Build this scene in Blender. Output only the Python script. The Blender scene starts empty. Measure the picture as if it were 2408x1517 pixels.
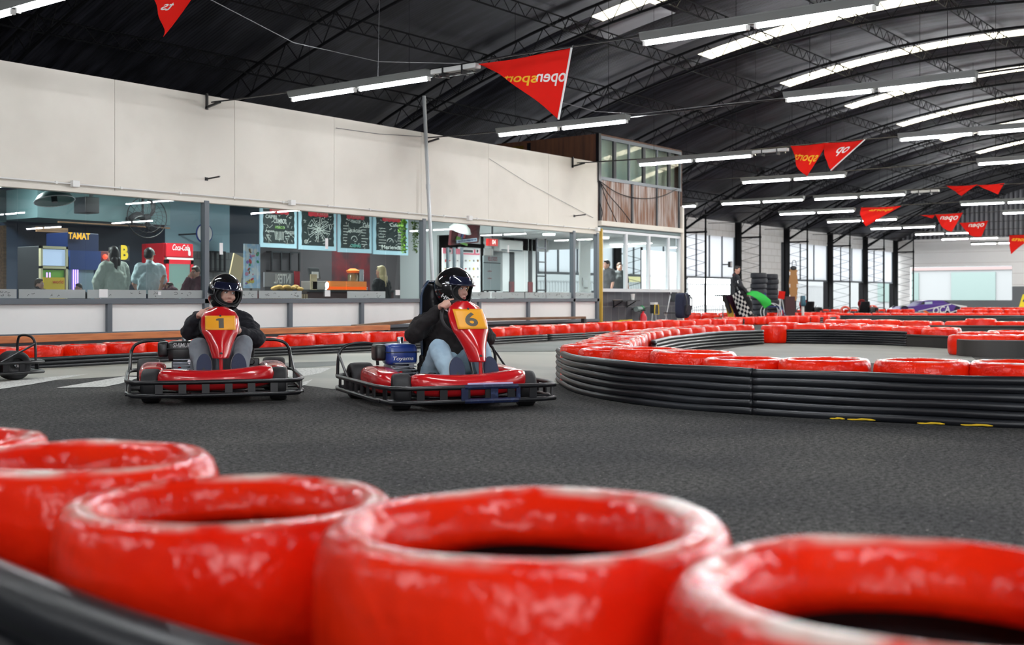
import bpy, math, random
from mathutils import Vector as V, Matrix, Euler, noise
random.seed(7)
sc = bpy.context.scene
COL = sc.collection
PI = math.pi
R_ = math.radians
# ---------------------------------------------------------------- camera, sky, exposure
# world axes: x runs along the cafe wall (away from the viewer), y runs towards that wall, z up
FPX, CX, HY, EYE, YAW = 2700.0, 1204.0, 700.0, 0.80, R_(37.33)
CC, SS = math.cos(YAW), math.sin(YAW)
cam_d = bpy.data.cameras.new('camera')
cam = bpy.data.objects.new('camera', cam_d); COL.objects.link(cam)
cam.location = (0, 0, EYE); cam.rotation_euler = (PI/2, 0, YAW - PI/2)
cam_d.sensor_width = 36.0; cam_d.lens = FPX/2408*36.0
cam_d.shift_y = -(1517/2 - HY)/2408
cam_d.clip_start = 0.05; cam_d.clip_end = 400
cam_d.dof.use_dof = True; cam_d.dof.focus_distance = 10.0; cam_d.dof.aperture_fstop = 2.8
sc.camera = cam
W = bpy.data.worlds.new('overcast_sky'); sc.world = W; W.use_nodes = True
bg = W.node_tree.nodes['Background']
bg.inputs[0].default_value = (0.92, 0.97, 1.0, 1); bg.inputs[1].default_value = 9.0
sc.view_settings.view_transform = 'Standard'; sc.view_settings.look = 'None'
sc.view_settings.exposure = 0.0; sc.view_settings.gamma = 1.0
sc.view_settings.use_curve_mapping = False
TUBE_L = 235.0      # radiance of the fluorescent tubes
CAFE_W = 110.0      # base watts of the area lights added in cafe and booth
# ---------------------------------------------------------------- placing helpers
def ray(x, y):
    a = (x-CX)/FPX; b = (HY-y)/FPX
    return CC+SS*a, SS-CC*a, b
def atD(x, y, Z):
    r = ray(x, y); return V((r[0]*Z, r[1]*Z, EYE+r[2]*Z))
def atH(x, y, h=0.0):
    r = ray(x, y); return atD(x, y, (h-EYE)/r[2])
def atP(x, y, p):
    r = ray(x, y); return atD(x, y, p/r[1])
def atS(x, y, s):
    r = ray(x, y); return atD(x, y, s/r[0])
def cw(X, Z, z=0.0): return V((Z*CC+X*SS, Z*SS-X*CC, z))
def roof_z(p): return 7.6-0.018*(p-8)**2
# ---------------------------------------------------------------- mesh builder
class MB:
    def __init__(s): s.v = []; s.f = []; s.m = []; s.mi = 0
    def q(s, *idx): s.f.append(idx); s.m.append(s.mi)
    def add(s, o, M=None):
        n = len(s.v)
        s.v += [(M @ V(v)) if M else V(v) for v in o.v]
        s.f += [tuple(i+n for i in f) for f in o.f]; s.m += [m if m else s.mi for m in o.m]
        return s
    def box(s, c, d, rot=None):
        n = len(s.v); c = V(c)
        Rm = rot.to_matrix() if isinstance(rot, Euler) else (Matrix.Rotation(rot, 3, 'Z') if isinstance(rot, (int, float)) else rot)
        for x in (-.5, .5):
            for y in (-.5, .5):
                for z in (-.5, .5):
                    p = V((x*d[0], y*d[1], z*d[2]))
                    s.v.append(c+(Rm @ p if Rm else p))
        for f in ((0,1,3,2),(4,6,7,5),(0,4,5,1),(2,3,7,6),(0,2,6,4),(1,5,7,3)): s.q(*[i+n for i in f])
        return s
    def box2(s, a, b):
        a = V(a); b = V(b); return s.box((a+b)/2, [abs(b[i]-a[i]) for i in range(3)])
    def bar(s, a, b, w, h):
        a = V(a); b = V(b); d = b-a; L = d.length
        if L < 1e-6: return s
        x = d/L; up = V((0,0,1)) if abs(x.z) < .98 else V((0,1,0))
        y = up.cross(x).normalized(); z = x.cross(y)
        return s.box((a+b)/2, (L, w, h), Matrix((x, y, z)).transposed())
    def tube(s, pts, r, n=8, closed=False, caps=True):
        pts = [V(p) for p in pts]; N = len(pts); base = len(s.v)
        rs = r if isinstance(r, (list, tuple)) else [r]*N
        T = []
        for i in range(N):
            a = pts[(i-1) % N] if (closed or i > 0) else pts[i]
            b = pts[(i+1) % N] if (closed or i < N-1) else pts[i]
            d = b-a; T.append(d.normalized() if d.length > 1e-9 else V((0,0,1)))
        up = V((0,0,1)) if abs(T[0].z) < .9 else V((1,0,0))
        u = (up-T[0]*up.dot(T[0])).normalized()
        for i in range(N):
            u = u-T[i]*u.dot(T[i])
            u = u.normalized() if u.length > 1e-6 else T[i].orthogonal().normalized()
            w = T[i].cross(u)
            for k in range(n):
                a = 2*PI*k/n; s.v.append(pts[i]+(u*math.cos(a)+w*math.sin(a))*rs[i])
        for i in range(N if closed else N-1):
            j = (i+1) % N
            for k in range(n):
                l = (k+1) % n; s.q(base+i*n+k, base+i*n+l, base+j*n+l, base+j*n+k)
        if caps and not closed:
            s.q(*[base+k for k in range(n)][::-1]); s.q(*[base+(N-1)*n+k for k in range(n)])
        return s
    def cyl(s, a, b, r, r2=None, n=16): return s.tube([a, b], [r, r if r2 is None else r2], n)
    def lathe(s, prof, n=32, M=None, closed=False, a0=0, a1=2*PI):
        base = len(s.v); full = abs(a1-a0) > 2*PI-1e-4; K = n if full else n+1; P = len(prof)
        for k in range(K):
            a = a0+(a1-a0)*k/n
            for r, z in prof:
                p = V((r*math.cos(a), r*math.sin(a), z)); s.v.append(M @ p if M else p)
        for k in range(n):
            l = (k+1) % K
            for i in range(P if closed else P-1):
                j = (i+1) % P; s.q(base+k*P+i, base+l*P+i, base+l*P+j, base+k*P+j)
        return s
    def ell(s, c, r, rot=None, nu=16, nv=10):
        base = len(s.v); c = V(c); Rm = rot.to_matrix() if isinstance(rot, Euler) else rot
        if isinstance(r, (int, float)): r = (r, r, r)
        for i in range(nv+1):
            t = PI*i/nv
            for k in range(nu):
                a = 2*PI*k/nu
                p = V((r[0]*math.sin(t)*math.cos(a), r[1]*math.sin(t)*math.sin(a), r[2]*math.cos(t)))
                s.v.append(c+(Rm @ p if Rm else p))
        for i in range(nv):
            for k in range(nu):
                l = (k+1) % nu; s.q(base+i*nu+k, base+(i+1)*nu+k, base+(i+1)*nu+l, base+i*nu+l)
        return s
    def cap(s, a, b, r, r2=None, n=12):
        a = V(a); b = V(b); r2 = r if r2 is None else r2; d = (b-a); L = d.length; d = d.normalized() if L > 1e-6 else V((0,0,1))
        pts = []; rs = []
        for i in range(5):
            t = PI/2*i/4; pts.append(a-d*r*math.cos(t)); rs.append(max(r*math.sin(t), 1e-4))
        for i in range(1, 6):
            t = PI/2*(1-i/5); pts.append(b+d*r2*math.cos(t)); rs.append(max(r2*math.sin(t), 1e-4))
        pts.insert(5, b); rs.insert(5, r2)
        return s.tube(pts, rs, n)
    def chain(s, pts, rs, n=12):
        for i in range(len(pts)-1): s.cap(pts[i], pts[i+1], rs[i], rs[i+1], n)
        return s
    def prism(s, poly, d, M=None):
        base = len(s.v); N = len(poly)
        for z in (0, d):
            for x, y in poly:
                p = V((x, y, z)); s.v.append(M @ p if M else p)
        s.q(*[base+i for i in range(N)][::-1]); s.q(*[base+N+i for i in range(N)])
        for i in range(N):
            j = (i+1) % N; s.q(base+i, base+j, base+N+j, base+N+i)
        return s
    def grid(s, fn, nu, nv, th=0.0):
        base = len(s.v)
        P = [[V(fn(i/nu, j/nv)) for j in range(nv+1)] for i in range(nu+1)]
        def add(off):
            b = len(s.v)
            for i in range(nu+1):
                for j in range(nv+1):
                    p = P[i][j]
                    if off:
                        du = P[min(i+1, nu)][j]-P[max(i-1, 0)][j]; dv = P[i][min(j+1, nv)]-P[i][max(j-1, 0)]
                        nn = du.cross(dv); p = p-(nn.normalized() if nn.length > 1e-9 else V((0,0,1)))*off
                    s.v.append(p)
            return b
        W_ = nv+1
        for i in range(nu):
            for j in range(nv): s.q(base+i*W_+j, base+(i+1)*W_+j, base+(i+1)*W_+j+1, base+i*W_+j+1)
        add(0)
        if th:
            b2 = add(th)
            for i in range(nu):
                for j in range(nv): s.q(b2+i*W_+j, b2+i*W_+j+1, b2+(i+1)*W_+j+1, b2+(i+1)*W_+j)
            ring = [(i, 0) for i in range(nu)]+[(nu, j) for j in range(nv)]+[(i, nv) for i in range(nu, 0, -1)]+[(0, j) for j in range(nv, 0, -1)]
            for k in range(len(ring)):
                a = ring[k]; b = ring[(k+1) % len(ring)]
                ia = a[0]*W_+a[1]; ib = b[0]*W_+b[1]
                s.q(base+ib, base+ia, b2+ia, b2+ib)
        return s
def TR(loc=(0,0,0), rz=0, rx=0, ry=0, sc_=1):
    return Matrix.Translation(V(loc)) @ Euler((rx, ry, rz)).to_matrix().to_4x4() @ Matrix.Scale(sc_, 4)
def mesh(name, mb, mats, smooth=None):
    me = bpy.data.meshes.new(name)
    me.from_pydata([tuple(v) for v in mb.v], [], mb.f)
    for m in (mats if isinstance(mats, (list, tuple)) else [mats]): me.materials.append(m)
    if any(mb.m): me.polygons.foreach_set('material_index', mb.m)
    me.update()
    if smooth is not None:
        me.polygons.foreach_set('use_smooth', [True]*len(me.polygons))
        if smooth < 179: me.set_sharp_from_angle(angle=R_(smooth))
    return me
def tag(o, label=None, cat=None, group=None, kind=None):
    if label: o['label'] = label
    if cat: o['category'] = cat
    if group: o['group'] = group
    if kind: o['kind'] = kind
    return o
def ob(name, mb, mats, parent=None, smooth=None, bev=0, seg=2, label=None, loc=None, rot=None, kind=None):
    me = mb if isinstance(mb, bpy.types.Mesh) else mesh(name, mb, mats, smooth)
    o = bpy.data.objects.new(name, me); COL.objects.link(o)
    if parent: o.parent = parent
    if loc is not None: o.location = loc
    if rot is not None: o.rotation_euler = rot
    if bev:
        b = o.modifiers.new('bevel', 'BEVEL'); b.width = bev; b.segments = seg; b.limit_method = 'ANGLE'; b.angle_limit = R_(40)
    if label: o['label'] = label
    if kind: o['kind'] = kind
    return o
def solo(name, mb, mats, label, cat, loc=(0,0,0), rot=(0,0,0), group=None, **k):
    return tag(ob(name, mb, mats, loc=loc, rot=rot, **k), label, cat, group)
def thing(name, label, cat, loc=(0,0,0), rz=0, group=None, rot=None):
    o = bpy.data.objects.new(name, None); COL.objects.link(o); o.empty_display_size = .1
    o.location = loc; o.rotation_euler = rot if rot else (0, 0, rz)
    return tag(o, label, cat, group)
def struct(name, mb, mats, parent=None, **k):
    o = ob(name, mb, mats, parent, **k)
    if not parent: o['kind'] = 'structure'
    return o
def dup(root, loc, rz=None, label=None, group=None, rot=None):
    def cp(o, parent):
        c = o.copy(); COL.objects.link(c)
        if parent: c.parent = parent
        for ch in kids.get(o.name, []): cp(ch, c)
        return c
    kids = {}
    for o in root.children_recursive: kids.setdefault(o.parent.name, []).append(o)
    r = cp(root, None); r.location = loc
    if rz is not None: r.rotation_euler = (0, 0, rz)
    if rot is not None: r.rotation_euler = rot
    if label: r['label'] = label
    if group: r['group'] = group
    return r
_dg = None
def evaluated(o):
    dg = bpy.context.evaluated_depsgraph_get()
    return bpy.data.meshes.new_from_object(o.evaluated_get(dg))
def fuse(mb, mat, voxel=.012, it=3):
    """one continuous skin around overlapping shapes"""
    me = bpy.data.meshes.new('tmp'); me.from_pydata([tuple(v) for v in mb.v], [], mb.f)
    o = bpy.data.objects.new('tmp', me); COL.objects.link(o)
    r = o.modifiers.new('r', 'REMESH'); r.mode = 'VOXEL'; r.voxel_size = voxel; r.use_smooth_shade = True
    if it:
        m = o.modifiers.new('s', 'SMOOTH'); m.iterations = it; m.factor = .5
    res = evaluated(o); bpy.data.objects.remove(o); bpy.data.meshes.remove(me)
    res.materials.clear()
    for k in (mat if isinstance(mat, (list, tuple)) else [mat]): res.materials.append(k)
    res.polygons.foreach_set('use_smooth', [True]*len(res.polygons))
    return res
def text_mb(txt, size, th=0.0, mirror=False, width=None, shear=0.0, bold=0.0, sub=0):
    cu = bpy.data.curves.new('t', 'FONT'); cu.body = txt; cu.size = size; cu.align_x = 'CENTER'; cu.align_y = 'CENTER'
    cu.extrude = th; cu.shear = shear; cu.offset = bold; cu.resolution_u = 4
    o = bpy.data.objects.new('t', cu); COL.objects.link(o)
    me = evaluated(o); bpy.data.objects.remove(o); bpy.data.curves.remove(cu)
    mb = MB(); mb.v = [v.co.copy() for v in me.vertices]; mb.f = [tuple(p.vertices) for p in me.polygons]; mb.m = [0]*len(mb.f)
    bpy.data.meshes.remove(me)
    xs = [v.x for v in mb.v] or [0]; w = max(xs)-min(xs); c = (max(xs)+min(xs))/2
    k = (width/w) if width and w else 1
    for v in mb.v: v.x = (v.x-c)*k*(-1 if mirror else 1)
    for _ in range(sub):                                             # finer faces so that lettering can follow cloth
        nf = []; nm = {}
        def mid(a, b):
            key = (min(a, b), max(a, b))
            if key not in nm: mb.v.append((mb.v[a]+mb.v[b])/2); nm[key] = len(mb.v)-1
            return nm[key]
        for f in mb.f:
            for t in range(1, len(f)-1):
                a, b, c2 = f[0], f[t], f[t+1]; ab, bc, ca = mid(a, b), mid(b, c2), mid(c2, a)
                nf += [(a, ab, ca), (ab, b, bc), (ca, bc, c2), (ab, bc, ca)]
        mb.f = nf; mb.m = [0]*len(nf)
    return mb
def axes(o, x, y):
    """matrix that lays flat artwork (x right, y up) at o along the given axes"""
    x = V(x).normalized(); y = V(y).normalized(); z = x.cross(y)
    m = Matrix((x, y, z)).transposed().to_4x4(); m.translation = V(o); return m
# ---------------------------------------------------------------- materials
def M(name, col, rough=.5, metal=0., spec=.5, coat=0., bump=None, var=None, emit=None, alpha=1, trans=0., sss=0.):
    m = bpy.data.materials.new(name); m.use_nodes = True; nt = m.node_tree; b = nt.nodes['Principled BSDF']
    b.inputs['Base Color'].default_value = (*col, 1); b.inputs['Roughness'].default_value = rough
    b.inputs['Metallic'].default_value = metal; b.inputs['Specular IOR Level'].default_value = spec
    b.inputs['Coat Weight'].default_value = coat; b.inputs['Coat Roughness'].default_value = .06
    b.inputs['Alpha'].default_value = alpha; b.inputs['Transmission Weight'].default_value = trans
    if sss: b.inputs['Subsurface Weight'].default_value = sss; b.inputs['Subsurface Radius'].default_value = (.02, .008, .004)
    if emit: b.inputs['Emission Color'].default_value = (*emit[0], 1); b.inputs['Emission Strength'].default_value = emit[1]
    tc = None
    def nz(scale, detail=4, coord='Object', stretch=None):
        nonlocal tc
        tc = tc or nt.nodes.new('ShaderNodeTexCoord')
        n = nt.nodes.new('ShaderNodeTexNoise'); n.inputs['Scale'].default_value = scale; n.inputs['Detail'].default_value = detail
        if stretch:
            mp = nt.nodes.new('ShaderNodeMapping'); mp.inputs['Scale'].default_value = stretch
            nt.links.new(tc.outputs[coord], mp.inputs[0]); nt.links.new(mp.outputs[0], n.inputs['Vector'])
        else: nt.links.new(tc.outputs[coord], n.inputs['Vector'])
        return n
    if var:                                                         # (scale, colour2, lo, hi[, stretch])
        n = nz(var[0], stretch=var[4] if len(var) > 4 else None); mr = nt.nodes.new('ShaderNodeMapRange')
        mr.inputs['From Min'].default_value = var[2]; mr.inputs['From Max'].default_value = var[3]
        mx = nt.nodes.new('ShaderNodeMix'); mx.data_type = 'RGBA'
        mx.inputs['A'].default_value = (*col, 1); mx.inputs['B'].default_value = (*var[1], 1)
        nt.links.new(n.outputs['Fac'], mr.inputs['Value']); nt.links.new(mr.outputs[0], mx.inputs['Factor'])
        nt.links.new(mx.outputs['Result'], b.inputs['Base Color'])
    if bump:                                                        # (scale, strength, distance)
        n = nz(bump[0], 3); bp = nt.nodes.new('ShaderNodeBump'); bp.inputs['Strength'].default_value = bump[1]
        bp.inputs['Distance'].default_value = bump[2]
        nt.links.new(n.outputs['Fac'], bp.inputs['Height']); nt.links.new(bp.outputs[0], b.inputs['Normal'])
    return m
def N(m, t): return m.node_tree.nodes.new(t)
def L(m, a, b): m.node_tree.links.new(a, b)
def BS(m): return m.node_tree.nodes['Principled BSDF']
def ramp(m, src, lo, hi, c1, c2):
    mr = N(m, 'ShaderNodeMapRange'); mr.inputs['From Min'].default_value = lo; mr.inputs['From Max'].default_value = hi
    L(m, src, mr.inputs['Value'])
    return mixc(m, mr.outputs[0], c1, c2)
def mixc(m, fac, c1, c2):
    mx = N(m, 'ShaderNodeMix'); mx.data_type = 'RGBA'
    if isinstance(fac, (int, float)): mx.inputs['Factor'].default_value = fac
    else: L(m, fac, mx.inputs['Factor'])
    for k, c in (('A', c1), ('B', c2)):
        if isinstance(c, (tuple, list)): mx.inputs[k].default_value = (*c[:3], 1)
        else: L(m, c, mx.inputs[k])
    return mx.outputs['Result']
def noise_fac(m, scale, detail=4, stretch=None, coord='Object'):
    tc = N(m, 'ShaderNodeTexCoord'); n = N(m, 'ShaderNodeTexNoise'); n.inputs['Scale'].default_value = scale; n.inputs['Detail'].default_value = detail
    src = tc.outputs[coord]
    if stretch:
        mp = N(m, 'ShaderNodeMapping'); mp.inputs['Scale'].default_value = stretch; L(m, src, mp.inputs[0]); src = mp.outputs[0]
    L(m, src, n.inputs['Vector']); return n.outputs['Fac']
def math_(m, op, a, b=None):
    n = N(m, 'ShaderNodeMath'); n.operation = op
    for i, x in enumerate((a, b)):
        if x is None: continue
        if isinstance(x, (int, float)): n.inputs[i].default_value = x
        else: L(m, x, n.inputs[i])
    return n.outputs[0]
def xyz(m, coord='Object'):
    tc = N(m, 'ShaderNodeTexCoord'); s = N(m, 'ShaderNodeSeparateXYZ'); L(m, tc.outputs[coord], s.inputs[0]); return s.outputs
# ---------------------------------------------------------------- material library
RED = M('glossy_red_fibreglass', (.55, .008, .012), .22, coat=.6, bump=(6, .15, .01))
BLACKP = M('black_painted_steel', (.007, .007, .009), .33, bump=(40, .15, .002))
RUBBER = M('tyre_rubber', (.011, .011, .013), .6, bump=(70, .25, .002))
BLACKPL = M('black_plastic', (.012, .012, .014), .3)
CHROME = M('bare_metal', (.55, .56, .58), .25, metal=1)
GREY_ST = M('grey_painted_steel', (.11, .13, .15), .45)
ALU = M('aluminium_frame', (.62, .64, .66), .4)
WHITE = M('white_paint', (.76, .72, .645), .6, var=(1.2, (.67, .63, .56), .4, .75))
PANELW = M('white_lower_panel', (.88, .88, .86), .5, var=(1.5, (.78, .78, .76), .45, .8))
PAPER = M('white_paper', (.8, .8, .8), .7)
WHITEPL = M('white_plastic', (.75, .75, .73), .4)
DARK = M('dark_grey_paint', (.03, .032, .036), .6)
YELLOW = M('yellow_plate', (.85, .36, .01), .45)
YELL2 = M('yellow_paint', (.8, .55, .02), .5)
TUBE = M('fluorescent_tube', (1, 1, 1), .5, emit=((.95, .97, 1.0), TUBE_L))
LAMPM = M('lamp_diffuser', (1, 1, 1), .5, emit=((.95, 1.0, .97), 14))
WOOD = M('orange_wood', (.62, .23, .08), .6, var=(3, (.42, .14, .05), .4, .7, (1, 8, 8)))
WOOD2 = M('old_brown_plank', (.22, .12, .06), .7, var=(3, (.10, .055, .03), .35, .7, (1, 10, 10)))
def glass_mat(name, tint=(.86, .93, .92), refl=1.0, ior=1.5):
    m = bpy.data.materials.new(name); m.use_nodes = True; nt = m.node_tree
    nt.nodes.remove(nt.nodes['Principled BSDF']); out = nt.nodes['Material Output']
    t = N(m, 'ShaderNodeBsdfTransparent'); t.inputs[0].default_value = (*tint, 1)
    g = N(m, 'ShaderNodeBsdfGlossy'); g.inputs['Roughness'].default_value = 0.0
    fr = N(m, 'ShaderNodeFresnel'); fr.inputs[0].default_value = ior
    mx = N(m, 'ShaderNodeMixShader'); L(m, math_(m, 'MULTIPLY', fr.outputs[0], refl), mx.inputs[0])
    L(m, t.outputs[0], mx.inputs[1]); L(m, g.outputs[0], mx.inputs[2]); L(m, mx.outputs[0], out.inputs[0])
    return m
GLASS = glass_mat('window_glass', (.80, .90, .90), 1.6)
CLEAR = glass_mat('clear_plastic', (.93, .93, .93), 1.0)
def translucent(name, col, amount):
    m = bpy.data.materials.new(name); m.use_nodes = True; nt = m.node_tree
    nt.nodes.remove(nt.nodes['Principled BSDF']); out = nt.nodes['Material Output']
    t = N(m, 'ShaderNodeBsdfTransparent'); t.inputs[0].default_value = (*col, 1)
    d = N(m, 'ShaderNodeBsdfTranslucent'); d.inputs[0].default_value = (*col, 1)
    d2 = N(m, 'ShaderNodeBsdfDiffuse'); d2.inputs[0].default_value = (*col, 1)
    a = N(m, 'ShaderNodeMixShader'); a.inputs[0].default_value = .5
    L(m, d.outputs[0], a.inputs[1]); L(m, d2.outputs[0], a.inputs[2])
    mx = N(m, 'ShaderNodeMixShader'); mx.inputs[0].default_value = amount
    L(m, t.outputs[0], mx.inputs[1]); L(m, a.outputs[0], mx.inputs[2]); L(m, mx.outputs[0], out.inputs[0])
    return m, mx, nt
SKYL, mx_, _ = translucent('fibreglass_skylight', (1.0, .94, .80), .45)
nf = noise_fac(SKYL, 5, 6, (1, .25, 1)); mr = N(SKYL, 'ShaderNodeMapRange'); L(SKYL, nf, mr.inputs[0])
mr.inputs[1].default_value = .42; mr.inputs[2].default_value = .75; mr.inputs[3].default_value = .25; mr.inputs[4].default_value = .95
L(SKYL, mr.outputs[0], mx_.inputs[0])
FROST, _, _ = translucent('frosted_film', (.62, .64, .64), .88)
def pane(x0, x1, y, z0, z1):
    b = MB(); b.v = [V((x0, y, z0)), V((x1, y, z0)), V((x1, y, z1)), V((x0, y, z1))]; b.q(0, 1, 2, 3); return b
# asphalt
ASPH = M('asphalt', (.07, .07, .072), .9, spec=.12)
n1 = noise_fac(ASPH, 1.1, 5); n2 = math_(ASPH, 'ADD', math_(ASPH, 'MULTIPLY', noise_fac(ASPH, 110, 2), .5), math_(ASPH, 'MULTIPLY', noise_fac(ASPH, 38, 3), .5))
c = ramp(ASPH, n2, .40, .63, (.016, .016, .017), (.135, .135, .132)); c2 = ramp(ASPH, n1, .35, .7, (.7, .7, .72), (1.15, 1.13, 1.08))
mm = N(ASPH, 'ShaderNodeMix'); mm.data_type = 'RGBA'; mm.blend_type = 'MULTIPLY'; mm.inputs['Factor'].default_value = 1
L(ASPH, c, mm.inputs['A']); L(ASPH, c2, mm.inputs['B'])
vo = N(ASPH, 'ShaderNodeTexVoronoi'); vo.inputs['Scale'].default_value = 22; tc = N(ASPH, 'ShaderNodeTexCoord'); L(ASPH, tc.outputs['Object'], vo.inputs['Vector'])
sp = N(ASPH, 'ShaderNodeMath'); sp.operation = 'LESS_THAN'; sp.inputs[1].default_value = .09; L(ASPH, vo.outputs['Distance'], sp.inputs[0])
n3 = noise_fac(ASPH, 9, 2); sp2 = math_(ASPH, 'MULTIPLY', sp.outputs[0], math_(ASPH, 'GREATER_THAN', n3, .57))
L(ASPH, mixc(ASPH, sp2, mm.outputs['Result'], (.42, .40, .36)), BS(ASPH).inputs['Base Color'])
bp = N(ASPH, 'ShaderNodeBump'); bp.inputs['Strength'].default_value = .9; bp.inputs['Distance'].default_value = .006
L(ASPH, n2, bp.inputs['Height']); L(ASPH, bp.outputs[0], BS(ASPH).inputs['Normal'])
CONC = M('worn_concrete', (.36, .35, .30), .55, var=(.8, (.25, .25, .22), .4, .7, (1, .35, 1)), bump=(60, .1, .003))
CONC2 = M('grey_worn_asphalt', (.15, .155, .15), .65, var=(1.1, (.10, .105, .1), .35, .7), bump=(60, .25, .003))
CONC3 = M('dusty_asphalt', (.20, .20, .18), .65, var=(1.3, (.14, .14, .13), .35, .7, (1, .4, 1)), bump=(60, .2, .003))
PAINTW = M('worn_white_paint', (.60, .60, .57), .6, var=(45, (.30, .30, .28), .5, .62))
# red painted tyres: lumpy gloss paint, crown coloured pale for rubbed paint and painted-in glare
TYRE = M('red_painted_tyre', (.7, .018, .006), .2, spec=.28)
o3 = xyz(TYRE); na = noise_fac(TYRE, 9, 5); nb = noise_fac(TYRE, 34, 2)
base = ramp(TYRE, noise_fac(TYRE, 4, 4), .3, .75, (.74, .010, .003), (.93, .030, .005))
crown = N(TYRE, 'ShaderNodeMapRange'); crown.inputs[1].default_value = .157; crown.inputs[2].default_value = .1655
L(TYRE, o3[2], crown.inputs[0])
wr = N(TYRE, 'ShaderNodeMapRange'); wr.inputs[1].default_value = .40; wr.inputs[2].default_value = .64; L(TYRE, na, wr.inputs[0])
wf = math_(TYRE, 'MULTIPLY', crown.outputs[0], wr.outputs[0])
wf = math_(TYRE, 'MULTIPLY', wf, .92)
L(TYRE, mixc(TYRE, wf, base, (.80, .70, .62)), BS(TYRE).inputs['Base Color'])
bp = N(TYRE, 'ShaderNodeBump'); bp.inputs['Strength'].default_value = 1.0; bp.inputs['Distance'].default_value = .006
L(TYRE, math_(TYRE, 'ADD', na, math_(TYRE, 'MULTIPLY', nb, .9)), bp.inputs['Height']); L(TYRE, bp.outputs[0], BS(TYRE).inputs['Normal'])
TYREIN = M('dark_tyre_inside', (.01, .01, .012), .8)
BAND = M('barrier_plastic', (.009, .010, .013), .36, var=(1.3, (.022, .025, .03), .5, .75, (1, 1, 4)), bump=(25, .2, .003))
BAND2 = M('barrier_rubber_sheet', (.022, .02, .018), .5, var=(2, (.045, .04, .035), .45, .8, (1, 1, .3)), bump=(30, .2, .003))
# roof sheet with fine corrugation running up the arch
ROOF = M('corrugated_roof_sheet', (.03, .03, .036), .42, metal=.5)
o3 = xyz(ROOF); wv = math_(ROOF, 'SINE', math_(ROOF, 'MULTIPLY', o3[0], 2*PI/.076*1.0))
bp = N(ROOF, 'ShaderNodeBump'); bp.inputs['Strength'].default_value = .5; bp.inputs['Distance'].default_value = .012
L(ROOF, wv, bp.inputs['Height']); L(ROOF, bp.outputs[0], BS(ROOF).inputs['Normal'])
st = noise_fac(ROOF, 2.2, 5, (3, .25, 1)); L(ROOF, ramp(ROOF, st, .4, .72, (.018, .018, .024), (.075, .075, .098)), BS(ROOF).inputs['Base Color'])
ROOFG = M('pale_replacement_sheet', (.30, .30, .32), .5, metal=.3)
LATT = M('dark_lattice_steel', (.006, .006, .007), .75, spec=.2)
def brick(name, c1, c2, mortar, sx, sy, ms=.012):
    m = M(name, c1, .7); b = N(m, 'ShaderNodeTexBrick'); tc = N(m, 'ShaderNodeTexCoord'); mp = N(m, 'ShaderNodeMapping')
    L(m, tc.outputs['Object'], mp.inputs[0]); mp.inputs['Rotation'].default_value = (PI/2, 0, 0)
    L(m, mp.outputs[0], b.inputs['Vector'])
    b.inputs['Color1'].default_value = (*c1, 1); b.inputs['Color2'].default_value = (*c2, 1); b.inputs['Mortar'].default_value = (*mortar, 1)
    b.inputs['Scale'].default_value = 1; b.inputs['Brick Width'].default_value = sx; b.inputs['Row Height'].default_value = sy; b.inputs['Mortar Size'].default_value = ms
    L(m, b.outputs['Color'], BS(m).inputs['Base Color']); return m
WBRICK = brick('white_painted_block', (.92, .92, .92), (.88, .88, .88), (.66, .64, .62), .6, .3)
WBRICKY = brick('white_painted_gable_block', (.92, .90, .88), (.88, .86, .84), (.66, .61, .58), .6, .3)
N_ = WBRICKY.node_tree.nodes
[n for n in N_ if n.type == 'MAPPING'][0].inputs['Rotation'].default_value = (PI/2, 0, PI/2)
GBRICK = M('grey_painted_block', (.16, .17, .18), .7)
GTILE = brick('grey_wall_tile', (.10, .10, .115), (.075, .075, .09), (.2, .2, .2), .3, .6, .006)
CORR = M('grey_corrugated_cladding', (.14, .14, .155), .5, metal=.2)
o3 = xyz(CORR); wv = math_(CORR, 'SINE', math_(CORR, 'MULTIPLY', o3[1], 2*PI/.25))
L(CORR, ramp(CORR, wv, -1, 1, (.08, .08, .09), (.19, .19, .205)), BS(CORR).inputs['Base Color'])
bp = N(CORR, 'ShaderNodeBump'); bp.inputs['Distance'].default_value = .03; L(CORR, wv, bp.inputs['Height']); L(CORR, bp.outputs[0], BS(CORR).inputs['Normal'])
SHUT, _, _ = translucent('white_translucent_shutter', (.80, .81, .83), 1.0)
# ---------------------------------------------------------------- floor
b = MB(); b.box2((-6, -14, -.12), (68, 24.5, 0)); struct('floor', b, ASPH)
def flat(name, pix, mat, h, pts=None):
    b = MB(); P = pts or [atH(x, y) for x, y in pix]
    b.v = [V((p[0], p[1], h)) for p in P]; b.f = [tuple(range(len(P)))]; b.m = [0]
    nrm = (b.v[1]-b.v[0]).cross(b.v[2]-b.v[1])
    return struct(name, b, mat)
flat('floor', [(-500, 905), (-500, 880), (0, 863), (330, 852), (620, 834), (1000, 829), (1330, 827), (1330, 903), (1100, 908), (900, 912), (780, 915), (705, 905), (560, 885), (300, 884), (0, 902)], CONC, .0015)
flat('floor', [(200, 884), (380, 870), (600, 856), (790, 850), (790, 860), (690, 867), (520, 868), (330, 874)], CONC2, .003)
flat('floor', [(560, 834), (760, 822), (1000, 806), (1500, 794), (1500, 815), (1330, 826), (1000, 828)], CONC2, .002)
flat('floor', [(1560, 842), (1800, 808), (2100, 812), (2260, 822), (2300, 850), (1700, 860)], CONC3, .0015)
flat('trim_1', [(-60, 925), (-30, 905), (60, 892), (208, 880), (145, 892), (73, 905)], PAINTW, .004)
flat('trim_2', [(133, 913), (291, 886), (330, 888), (284, 903), (245, 911)], PAINTW, .004)
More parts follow.
